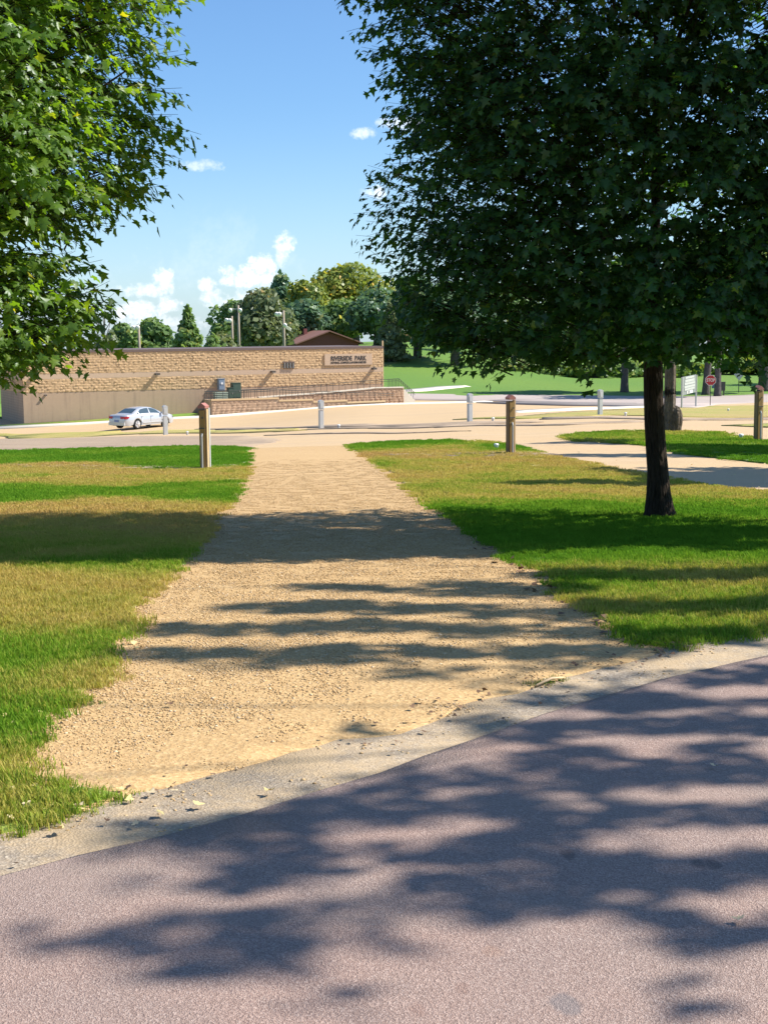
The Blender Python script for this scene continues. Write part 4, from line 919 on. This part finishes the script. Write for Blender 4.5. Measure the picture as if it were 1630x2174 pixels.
# shading trees further right along the slope (they darken the grass beyond the building corner)
park_tree(1900, 815, 20, 'broad tree past the right edge on the slope', 0, 15, 11, 'far_leaf', 6)
a, b = at(868, 713, 300), at(940, 713, 300)
corn = tag(empty('corn_field', ((a.x+b.x)/2, 300, 0)), 'strip of dry tan corn on the far ridge', 'field'); rg = random.Random(5)
cm = MB()
for k in range(420):
    x, y = rg.uniform(-6, 6), rg.uniform(-3, 3); z0 = z1(corn.location.x+x, 300+y); hh = rg.uniform(1.8, 2.3); an = rg.uniform(0, 3.1)
    cm.add([(x-.12*math.cos(an), y-.12*math.sin(an), z0), (x+.12*math.cos(an), y+.12*math.sin(an), z0), (x+.2*math.cos(an), y+.2*math.sin(an), z0+hh*.7), (x, y, z0+hh), (x-.2*math.cos(an), y-.2*math.sin(an), z0+hh*.6)], [(0, 1, 2, 3, 4)])
tag(cm.build('corn_stalks', M['corn'], corn), kind='stuff')

# weathered old trunk with a burl, behind the young maple
q = gp(1426, 917); s_ = q.y/F; t = tag(empty('old_trunk', q), 'weathered grey old trunk with a ridged burl behind the maple', 'tree trunk')
hT = (917-803)*s_; mb = MB(); n = 20; rg = random.Random(3); V = []; zs_ = [-.1, .1, .35, .7, 1.1, hT*.7, hT, hT*1.25, hT*1.5]
for z in zs_:
    for k in range(n):
        a_ = 2*math.pi*k/n; f_ = (1+.10*math.sin(5*a_+1)+.06*math.sin(9*a_))*(.165+.07*max(0, 1-z/.5)-.012*z)*q.y/40
        V.append((f_*math.cos(a_)-6*s_, f_*math.sin(a_), z))
mb.add(V, [(i*n+k, i*n+(k+1) % n, (i+1)*n+(k+1) % n, (i+1)*n+k) for i in range(len(zs_)-1) for k in range(n)] + [tuple(range((len(zs_)-1)*n, len(zs_)*n))])
mb.build('trunk', M['old_bark'], t, True)
bl_ = MB(); V = []; zs_ = [-.1, .1, .25, .42, .55, .64, .68]; rs_ = [.13, .14, .16, .16, .13, .08, .02]
for z, r_ in zip(zs_, rs_):
    for k in range(24):
        a_ = 2*math.pi*k/24; f_ = r_*(1+.2*math.sin(8*a_)); V.append((f_*math.cos(a_)+6*s_, f_*math.sin(a_)*.8-.06, z))
bl_.add(V, [(i*24+k, i*24+(k+1) % 24, (i+1)*24+(k+1) % 24, (i+1)*24+k) for i in range(len(zs_)-1) for k in range(24)]).build('burl', M['old_bark'], t, True)

# ------------------------------------------------------------------ maples
HALF = [(.0, .04), (.17, -.06), (.40, .0), (.29, .20), (.53, .40), (.36, .47), (.20, .50), (.23, .72), (.0, 1.0)]
OUT2 = HALF + [(-x, y) for x, y in HALF[-2:0:-1]]
HALF_S = [(.0, .02), (.43, .0), (.25, .21), (.54, .42), (.20, .52), (.0, 1.0)]
OUT_S = HALF_S + [(-x, y) for x, y in HALF_S[-2:0:-1]]
def leaf_shape(curl=.16, fold=.18, out=None):
    return np.array([(x, y-.05, -fold*abs(x)*.9 - curl*(y-.35)**2 + (.02 if i % 2 else -.02)) for i, (x, y) in enumerate(out or OUT2)] + [(0, .36, 0.03)])
NLV = len(OUT2)
LF = np.array([(i, (i+1) % NLV, NLV) for i in range(NLV)])
LS = np.array([(i, (i+1) % len(OUT_S), len(OUT_S)) for i in range(len(OUT_S))])
SIMPLE = np.array([(0, 0, 0), (.48, .3, -.08), (.0, 1, -.1), (-.48, .3, -.08)]); SF = np.array([(0, 1, 2), (0, 2, 3)])
def unit(a): return a/np.maximum(1e-9, np.linalg.norm(a, axis=1)[:, None])
def leaves_mesh(P, D, Nn, S, lv, rg, simple=False):
    D = unit(D); Sd = unit(np.cross(D, Nn)); Nn = np.cross(Sd, D); n = len(P)
    if simple: sh = np.repeat(SIMPLE[None], n, 0); fc = SF
    else:
        vs = [leaf_shape(c, f, OUT_S) for c, f in ((.05, .1), (.2, .25), (.35, .05), (.1, .4), (-.15, .2))]; sh = np.stack(vs)[rg.integers(0, 5, n)]; fc = LS
    V = P[:, None] + S[:, None, None]*(sh[:, :, 0:1]*Sd[:, None] + sh[:, :, 1:2]*D[:, None] + sh[:, :, 2:3]*Nn[:, None])
    k = sh.shape[1]; Fa = (fc[None] + (np.arange(n)*k)[:, None, None]).reshape(-1, 3)
    return np_mesh('crown', V.reshape(-1, 3), Fa.ravel(), [3]*len(Fa), False, {'lv': np.repeat(lv, k)}), D, Sd, Nn
def crown_points(rg, n, sample, tw_len=(.22, .48), per=13, bias=None):
    """twig roots from sample(), leaves in pairs along every twig"""
    T0, Dt = sample(n); Ln = rg.uniform(*tw_len, len(T0)); P = []; D = []; Nn = []; par = []
    for k in range(per):
        u = (k//2+.6)/(per/2); side = unit(np.cross(Dt, np.array([0, 0, 1.0])+rg.normal(size=Dt.shape)*.25))*(1 if k % 2 else -1)
        base = T0 + Dt*(Ln*u)[:, None] + np.array([0, 0, -.05])*(u*u)
        pet = unit(side*.8 + Dt*.6 + rg.normal(size=Dt.shape)*.35 + np.array([0, 0, -.15])); pl_ = rg.uniform(.02, .08, len(T0))
        P.append(base + pet*pl_[:, None]); D.append(pet*.7 + np.array([0, 0, -.55]) + rg.normal(size=Dt.shape)*.28)
        Nn.append(np.array([0, 0, .9]) + Dt*.55 + rg.normal(size=Dt.shape)*.33)
    return np.concatenate(P), np.concatenate(D), np.concatenate(Nn), T0, Dt, Ln
def maple(base, H, sample, ntw, per, size, trunk_pts, trunk_r, limbs, label, seed, hero=True, group=None, lv0=.5, tw=(.22, .48), lmat='maple', name='maple_tree', cat='tree'):
    rg = np.random.default_rng(seed); random.seed(seed); t = tag(empty(name, base), label, cat, group)
    tr = MB().tube(trunk_pts, trunk_r, 16, True, .035).build('trunk', M['bark'], t, True)
    for pts, r0 in limbs: MB().tube(pts, [r0*(1-.8*i/(len(pts)-1)) for i in range(len(pts))], 7, True, .05).build('branch', M['bark'], t, True)
    P, D, Nn, T0, Dt, Ln = crown_points(rg, ntw, lambda n: sample(rg, n), tw, per=per)
    twg = MB(); ax = np.array([np.interp(T0[:, 2]-.5, [p[2] for p in trunk_pts], [p[i] for p in trunk_pts]) for i in (0, 1)]).T
    for i in range(0, len(T0), 1 if hero else 6):
        e = Vector(T0[i]+Dt[i]*Ln[i]); s = Vector(T0[i]); inn = Vector((ax[i, 0]-s.x, ax[i, 1]-s.y, -.35*abs(s.x-ax[i, 0])-.1)); m_ = s + inn*.14
        twg.tube([m_, s, e], [.005, .003, .0015], 3, False)
    tag(twg.build('twigs', M['bark'], t), kind='stuff')
    S = size*rg.uniform(.5, 1.3, len(P)); lv = np.clip(rg.normal(lv0, .2, len(P)), 0, .93); lv = np.where(rg.random(len(P)) < .012, 1.0, lv)
    keep = np.ones(len(P), bool); heroes = []
    if hero:
        W_ = P + np.array(base); px, py = pix_np(W_); ok = (px > 0) & (px < PW) & (py > 0) & (py < PH); dist = np.linalg.norm(W_-np.array(EYE), axis=1); dist[~ok] = 99
        # the leaves that stand largest in view: spread over the near face of the crown
        order = np.argsort(dist + rg.uniform(0, 1.2, len(P))); heroes = order[:300]; keep[heroes] = False
    if hero:
        m_ = 190; seen = (px > -m_) & (px < PW+m_) & (py > -m_) & (py < PH)
        for sel, smp in ((keep & seen, False), (keep & ~seen, True)):
            me, *_ = leaves_mesh(P[sel], D[sel], Nn[sel], S[sel]*(1.25 if smp else 1), lv[sel], rg, smp); cr = link('crown', me, t, M[lmat]); cr['kind'] = 'stuff'
    else:
        me, *_ = leaves_mesh(P[keep], D[keep], Nn[keep], S[keep], lv[keep], rg, True); cr = link('crown', me, t, M[lmat]); cr['kind'] = 'stuff'
    if hero:
        vm_ = []
        for k in range(8):
            sh = leaf_shape(random.uniform(-.15, .35), random.uniform(.05, .4)); vm_.append(np_mesh('leaf', sh, LF.ravel(), [3]*len(LF), False, {'lv': [random.uniform(.15, .85)]*len(sh)})); vm_[-1].materials.append(M[lmat])
        for j, i in enumerate(heroes):
            d = Vector(D[i]).normalized(); s = d.cross(Vector(Nn[i])).normalized(); n_ = s.cross(d)
            o = bpy.data.objects.new('leaf', vm_[j % 8]); C.objects.link(o); o.parent = t
            o.matrix_local = Matrix.Translation(P[i]) @ Matrix((s, d, n_)).transposed().to_4x4() @ Matrix.Scale(S[i], 4)
    return t
def shell(prof_h, prof_r, bot, off=(0, 0), wob=.13, seed=0, inner=.45, thin=None):
    """sample twig roots in a crown of revolution with an uneven, lobed outline; bot(r) is the lowest leaf height at radius r"""
    rg0 = np.random.default_rng(seed); ph = rg0.uniform(0, 6.28, (3, 6)); fr = rg0.integers(2, 7, (6,)); fh = rg0.uniform(.8, 2.6, 6)
    def fn(rg, n):
        T = np.zeros((0, 3)); Dn = np.zeros((0, 3))
        while len(T) < n:
            m = n*2; h = rg.uniform(prof_h[0], prof_h[-1], m); R0 = np.interp(h, prof_h, prof_r); keep = rg.random(m) < (R0/max(prof_r))**1.2; h, R0 = h[keep], R0[keep]; m = len(h)
            az = rg.uniform(0, 2*math.pi, m); nz = sum(np.sin(fr[k]*az+fh[k]*h+ph[0, k]) for k in range(6))/3.2
            Rm = R0*(1+wob*nz); u = inner + (1-inner)*np.sqrt(rg.random(m)); r_ = Rm*np.minimum(u, 1.0) - .42; r_ = np.maximum(r_, .1)
            # foliage gathers in layers, with thinner gaps between them
            lay = np.sin(h*4.6 + 1.3*np.sin(az*2+ph[1, 0]) + r_*1.1) + .8*np.sin(az*7+h*1.7+ph[1, 1]); k2 = rg.random(m) < np.clip(.82+.30*lay, .3, 1)
            if thin: k2 &= (np.cos(az-thin[0]) < thin[1]) | (rg.random(m) < .30)
            ok = (h > bot(r_)) & k2; h, az, r_ = h[ok], az[ok], r_[ok]
            d = np.stack([np.cos(az), np.sin(az), rg.normal(.12, .28, len(h))], 1) + rg.normal(size=(len(h), 3))*.28
            T = np.concatenate([T, np.stack([off[0]+r_*np.cos(az), off[1]+r_*np.sin(az), h], 1)]); Dn = np.concatenate([Dn, unit(d)])
        return T[:n], Dn[:n]
    return fn
def limb(h, az, L, rise, droop=0.0, off=(0, 0)):
    ca, sa = math.cos(az), math.sin(az); return [(off[0]+L*u*ca, off[1]+L*u*sa, h+rise*math.sin(u*1.6)-droop*u*u) for u in (0, .2, .45, .7, 1)]
# the young maple right of the drive
mb_ = gp(1400, 1101)
tp = [(at(x, y, mb_.y) - mb_) for x, y in ((1400, 1104), (1399, 1085), (1397, 1050), (1395, 1000), (1391, 950), (1389, 900), (1387, 850), (1386, 800), (1386, 740), (1388, 600), (1392, 350), (1395, 0))] + [Vector((-.05, 0, 7.5)), Vector((0, 0, 9.6))]
tr_ = [.205, .158, .128, .112, .107, .104, .103, .100, .090, .06, .045, .035, .025, .01]
bot_r = lambda r: np.interp(r, [0, .35, 1.1, 2.0, 2.3, 2.7, 3.1, 3.4], [2.0, 1.85, 1.72, 1.66, 1.92, 2.25, 2.9, 3.4])
ph_, pr_ = [1.45, 1.7, 2.1, 2.7, 3.3, 5.0, 6.4, 7.6, 8.8, 9.8, 10.3], [2.3, 2.6, 2.95, 3.15, 3.22, 3.25, 3.25, 3.0, 2.3, 1.2, .4]
lim = []
for k in range(17):
    h_ = 1.7 + k*.36; lim.append((limb(h_, k*2.4+.5, 2.5*(1-k/30), .55+.05*k, .25 if k < 4 else 0, (-.07, 0)), .055-.002*k))
lim.append(([(-.06, 0, 1.83), (-.3, -.05, 1.80), (-.55, -.1, 1.68), (-.78, -.15, 1.72), (-1.1, -.2, 1.95)], .03)); lim.append(([(-.05, 0, 1.98), (-.35, -.1, 2.0), (-.9, -.2, 2.02), (-1.5, -.3, 2.2)], .034)); lim.append(([(-.05, 0, 1.95), (.25, -.1, 1.98), (.6, -.2, 2.1), (1.2, -.3, 2.3)], .034))
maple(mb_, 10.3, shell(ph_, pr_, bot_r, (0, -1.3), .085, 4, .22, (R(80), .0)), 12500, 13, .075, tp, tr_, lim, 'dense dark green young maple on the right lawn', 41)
# the maple that leans in from the left
lm_y = 10.5; lbx = -4.05; lbase = Vector((lbx, lm_y, z1(lbx, lm_y)))
lh = [1.42, 1.5, 1.64, 1.8, 2.0, 2.15, 2.3, 2.45, 2.55, 2.68, 2.9, 3.3, 4.3, 5.6, 6.6, 7.6, 8.4]; lr = [1.5, 1.8, 2.15, 2.28, 2.3, 2.1, 1.85, 1.95, 2.25, 2.45, 2.6, 2.65, 2.6, 2.6, 2.3, 1.5, .4]
bot_l = lambda r: np.interp(r, [0, .5, 1.2, 1.6, 1.9], [1.55, 1.45, 1.35, 1.38, 1.5])
lim = [(limb(1.6+k*.36, k*2.4+.2, 1.4*(1-k/26), .6+.05*k), .05-.0022*k) for k in range(15)]
lim += [([(0, 0, 3.0), (.7, -.3, 3.5), (1.5, -.5, 4.0), (2.1, -.6, 4.6)], .03), ([(0, 0, 2.4), (.8, -.2, 2.7), (1.6, -.2, 3.1), (2.3, -.2, 3.55)], .028)]
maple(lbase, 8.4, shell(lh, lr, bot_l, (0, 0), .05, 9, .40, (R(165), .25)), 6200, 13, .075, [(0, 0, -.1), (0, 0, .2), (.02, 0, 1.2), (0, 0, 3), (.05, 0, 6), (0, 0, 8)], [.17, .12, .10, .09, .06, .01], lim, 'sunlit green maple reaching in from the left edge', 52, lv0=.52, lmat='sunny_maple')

# ------------------------------------------------------------------ trees outside the frame on the right whose shade falls across road and lawns
def seg_d(px, py, a, b):
    ax_, ay = a; bx, by = b; dx, dy = bx-ax_, by-ay; t_ = np.clip(((px-ax_)*dx+(py-ay)*dy)/(dx*dx+dy*dy+1e-9), 0, 1)
    return np.abs(py-(ay+t_*dy)) + np.maximum(0, np.abs(px-(ax_+t_*dx))-5)*.2
DARK = [([(300, 1778), (560, 1752), (830, 1738)], 24), ([(560, 1722), (800, 1712), (1000, 1700)], 20), ([(360, 1815), (520, 1832), (830, 1808), (1100, 1790)], 22), ([(260, 1890), (500, 1874), (820, 1868)], 9),
        ([(130, 1993), (450, 1976), (800, 1930), (1200, 1890), (1700, 1830)], 34), ([(110, 2045), (300, 2052), (600, 2034), (900, 1965)], 26), ([(480, 2110), (650, 2090)], 9), ([(150, 1768), (360, 1762)], 9), ([(90, 1812), (240, 1800)], 9),
        ([(1000, 1745), (1300, 1735), (1700, 1730)], 22), ([(1000, 1840), (1300, 1850), (1700, 1850)], 34), ([(900, 1650), (1300, 1655), (1700, 1640)], 20), ([(760, 1668), (1000, 1660)], 12), ([(1040, 1552), (1300, 1545), (1700, 1540)], 22),
        ([(1030, 1602), (1350, 1605), (1520, 1600)], 9), ([(1200, 1500), (1450, 1490), (1700, 1500)], 18), ([(1380, 1440), (1700, 1425)], 13), ([(700, 1560), (950, 1540), (1100, 1530)], 10), ([(1340, 1995), (1700, 2005)], 22), ([(1480, 2110), (1700, 2090)], 14), ([(1040, 1925), (1400, 1890), (1700, 1840)], 30),
        ([(650, 1247), (900, 1258), (1080, 1262)], 6), ([(950, 1241), (1180, 1260)], 7), ([(490, 1291), (700, 1290), (1000, 1300), (1260, 1306)], 12), ([(310, 1341), (500, 1341), (700, 1327), (1000, 1340), (1320, 1352)], 12), ([(250, 1395), (480, 1391), (700, 1385), (1000, 1388), (1350, 1384)], 11),
        ([(450, 1415), (700, 1402)], 5), ([(820, 1430), (1100, 1424), (1340, 1402)], 8), ([(900, 1453), (1150, 1447)], 5), ([(1100, 1478), (1400, 1462)], 8), ([(1150, 1226), (1400, 1232), (1700, 1222)], 14), ([(1260, 1296), (1450, 1300), (1700, 1286)], 15), ([(1260, 1352), (1460, 1362), (1700, 1330)], 12),
        ([(1480, 1160), (1700, 1150)], 30), ([(1060, 1031), (1200, 1027), (1380, 1033)], 6), ([(1180, 992), (1340, 1002), (1500, 1010)], 8), ([(1400, 1022), (1700, 1022)], 16), ([(1190, 966), (1400, 966), (1700, 975)], 5), ([(1420, 952), (1700, 958)], 9), ([(745, 941), (900, 938), (1060, 938), (1200, 937), (1300, 940)], 4), ([(1250, 985), (1700, 1000)], 7), ([(1380, 1010), (1700, 1012)], 16), ([(1440, 965), (1700, 968)], 9)]
def dark_at(px, py):
    v = np.zeros(len(px))
    for poly, th in DARK:
        for a, b in zip(poly[:-1], poly[1:]): v = np.maximum(v, (seg_d(px, py, a, b) < th*(.48 if poly[0][1] > 1480 else .68)).astype(float))
    return v
SH = np.array([SUN_DIR.x, SUN_DIR.y])/SUN_DIR.z
def shade_tree(base, cen, rad, ntw, per, size, ywin, label, seed):
    base = Vector((base[0], base[1], z1(*base)))
    def sample(rg, n):
        T = np.zeros((0, 3))
        for _ in range(60):
            m = n*4; d = unit(rg.normal(size=(m, 3)))*(rg.random(m)**(1/2.6))[:, None]; P = np.array(cen)+d*np.array(rad)
            W_ = P + np.array(base); g = np.zeros(m)
            for _k in range(3): g = zg(W_[:, 0]-SH[0]*(W_[:, 2]-g), W_[:, 1]-SH[1]*(W_[:, 2]-g))
            S_ = np.stack([W_[:, 0]-SH[0]*(W_[:, 2]-g), W_[:, 1]-SH[1]*(W_[:, 2]-g), g], 1); px, py = pix_np(S_)
            inside = (px > -80) & (px < PW+60) & (py > 700) & (py < PH+120)
            free = (S_[:, 1] > ywin[0]) & (S_[:, 1] < ywin[1]) & (np.nan_to_num(px, nan=9e9) > PW)
            ok = (inside & (dark_at(np.nan_to_num(px), np.nan_to_num(py)) > 0) & (S_[:, 1] > ywin[0]-.6) & (S_[:, 1] < ywin[1]+.6)) | (free & (rg.random(m) < .10))
            T = np.concatenate([T, P[ok]])
            if len(T) >= n: break
        T = T[:n]; dn = unit(rg.normal(size=T.shape)*np.array([1, .25, .25])); return T, dn
    r = random.Random(seed); top = cen[2]
    lim = [([(0, 0, top*.45+k*.25), (cen[0]*.5+r.uniform(-1, 1), cen[1]*.5+r.uniform(-1, 1), top*.75), (cen[0]+rad[0]*.6*math.cos(k*2.4), cen[1]+rad[1]*.6*math.sin(k*2.4), top+r.uniform(-.5, .5)*rad[2])], .03) for k in range(8)]
    maple(base, top, sample, ntw, per, size, [(0, 0, -.1), (0, 0, .4), (0, 0, 2.0), (cen[0]*.3, cen[1]*.3, top*.45), (cen[0]*.5, cen[1]*.5, top*.6)], [.32, .25, .22, .15, .06], lim, label, seed, False, 'shade trees past the right edge of the frame', tw=(.05, .16))
shade_tree((8.2, 5.6), (-.3, .2, 7.7), (3.6, 2.7, 2.8), 620, 6, .12, (3.0, 6.4), 'tall tree past the right edge shading the asphalt road', 71)
shade_tree((7.6, 9.5), (-.3, .2, 6.9), (3.3, 2.6, 2.6), 1100, 6, .11, (6.4, 11.2), 'tree past the right edge shading the mouth of the drive', 72)
shade_tree((11.8, 22.0), (-.3, .2, 6.4), (3.4, 3.6, 3.0), 2600, 8, .14, (16, 25), 'tree past the right edge shading the second gravel pad', 73)
shade_tree((15.0, 31.0), (-.3, .2, 8.0), (4.5, 3.2, 4.0), 1500, 8, .16, (25.5, 34), 'tree past the right edge beyond the second gravel pad', 74)

# ------------------------------------------------------------------ fallen leaves and small litter
lvs = [np_mesh('fallen_leaf', np.array([(x, y-.4, .10*abs(x)+c*(y-.4)**2+.02*(i % 3)) for i, (x, y) in enumerate(OUT2)] + [(0, -.04, .05)]), LF.ravel(), [3]*len(LF)) for c in (.25, .6, .9)]
def fallen(px, py, size, mat, label, k=0, group='fallen maple leaves'):
    q = gp(px, py); me = lvs[k].copy(); me.materials.append(M[mat]); o = tag(link('fallen_leaf', me), label, 'leaf', group); o.location = q + Vector((0, 0, .02)); o.scale = (size*.58,)*3; o.rotation_euler = (random.uniform(-.35, .35), random.uniform(-.35, .35), random.uniform(0, 6.28)); return o
for a in ((127, 1780, .085, 'dry_leaf', 'curled yellow leaf alone on the grey shoulder at left', 2), (572, 1697, .07, 'dry_leaf', 'curled tan leaf at the maroon edge of the road, center left', 2), (422, 1725, .07, 'dry_leaf', 'flat yellow leaf on the shoulder below the drive', 0),
          (322, 1697, .06, 'pale_leaf', 'small pale leaf on the shoulder right of the grass tip', 1), (372, 1694, .05, 'pale_leaf', 'thin pale leaf scrap on the shoulder by the drive edge', 0), (270, 1697, .06, 'dry_leaf', 'yellow leaf at the very tip of the left grass', 0),
          (168, 1727, .08, 'pale_leaf', 'pale upright leaf leaning on the left grass edge', 2), (104, 1740, .06, 'dry_leaf', 'yellow leaf in the left grass edge near the shoulder', 1), (62, 1730, .07, 'pale_leaf', 'pale leaf standing in the left grass', 2), (25, 1755, .05, 'pale_leaf', 'pale leaf at the far left grass corner', 1),
          (28, 1690, .05, 'pale_leaf', 'pale leaf lying in the lower left lawn', 0), (1566, 1978, .06, 'pale_leaf', 'star shaped pale leaf on the asphalt at lower right', 1), (1514, 1641, .05, 'pale_leaf', 'small pale curled leaf on the shaded asphalt', 2), (893, 1496, .07, 'pale_leaf', 'pale leaf on the sandy mouth of the drive', 0),
          (228, 1760, .035, 'dead_leaf', 'small dark dead leaf on the left shoulder', 2), (288, 1765, .05, 'pale_leaf', 'faded leaf in the soft shade on the left shoulder', 0), (362, 1508, .05, 'dead_leaf', 'dark leaf on the gravel of the drive', 2), (875, 1515, .05, 'dead_leaf', 'dead brown leaf at the drive edge in shade', 1), (965, 1533, .05, 'dead_leaf', 'dead brown leaf under the notch of the drive edge', 2)): fallen(*a)
st = gp(1165, 1455); t_ = tag(MB().tube([tuple(gp(1138, 1462)+Vector((0, 0, .012))), tuple(gp(1170, 1452)+Vector((0, 0, .02))), tuple(gp(1198, 1446)+Vector((0, 0, .012)))], [.006, .008, .005], 6).build('stick', M['tan'], None, True), 'thin pale stick at the edge of the drive and shoulder', 'stick')
def litter(name, pts, mat, smin, smax, seed):
    rg = np.random.default_rng(seed); n = len(pts); P = np.array([(x, y, z1(x, y)+.014+.0004*y) for x, y in pts]); a = rg.uniform(0, 6.28, n); D = np.stack([np.cos(a), np.sin(a), rg.normal(0, .25, n)], 1); Nn = np.stack([rg.normal(0, .3, n), rg.normal(0, .3, n), np.ones(n)], 1)
    me, *_ = leaves_mesh(P, D, Nn, rg.uniform(smin, smax, n), rg.random(n), rg, True); tag(link(name, me, None, M[mat]), kind='stuff')
rg = np.random.default_rng(9)
def along(edge, n, sd):
    E = G(*edge); out = []
    for _ in range(n):
        i = rg.integers(0, len(E)-1); u = rg.random(); a, b = E[i], E[i+1]; out.append((a[0]+(b[0]-a[0])*u+rg.normal()*sd, a[1]+(b[1]-a[1])*u+rg.normal()*sd))
    return out
litter('leaf_litter', along(RIGHT_EDGE[4:12], 110, .10) + along(RIGHT_EDGE[10:], 60, .08), 'dead_leaf', .025, .06, 1)
litter('leaf_litter', along(LEFT_EDGE[3:], 60, .14) + [(rg.uniform(1.5, 8), rg.uniform(16, 34)) for _ in range(260)] + [(rg.uniform(-6, -2), rg.uniform(8, 25)) for _ in range(40)], 'dry_leaf', .02, .045, 2)
litter('leaf_litter', along(EDGE_OUT[8:17], 90, .10) + along(EDGE_OUT[3:9], 14, .12), 'dead_leaf', .012, .03, 3)
# weeds at the ragged edge of the drive
for px, py, n, lab in ((1168, 1450, 3, 'small green grass clump at the drive edge by the stick'), (70, 1580, 6, 'green grass clump on the gravel at far left'), (215, 1500, 1, 'little weed on the left gravel')):
    q = gp(px, py); t = tag(empty('grass_clump', q), lab, 'grass')
    gm = near_t[n % 5].data.copy(); gm.materials.clear(); gm.materials.append(M['green_blade'])
    for k in range(n):
        o = bpy.data.objects.new('grass_blades', gm); C.objects.link(o); o.parent = t; o.location = (random.gauss(0, .04), random.gauss(0, .025), 0); o.rotation_euler.z = random.uniform(0, 6); o.scale = (.45, .45, .7)
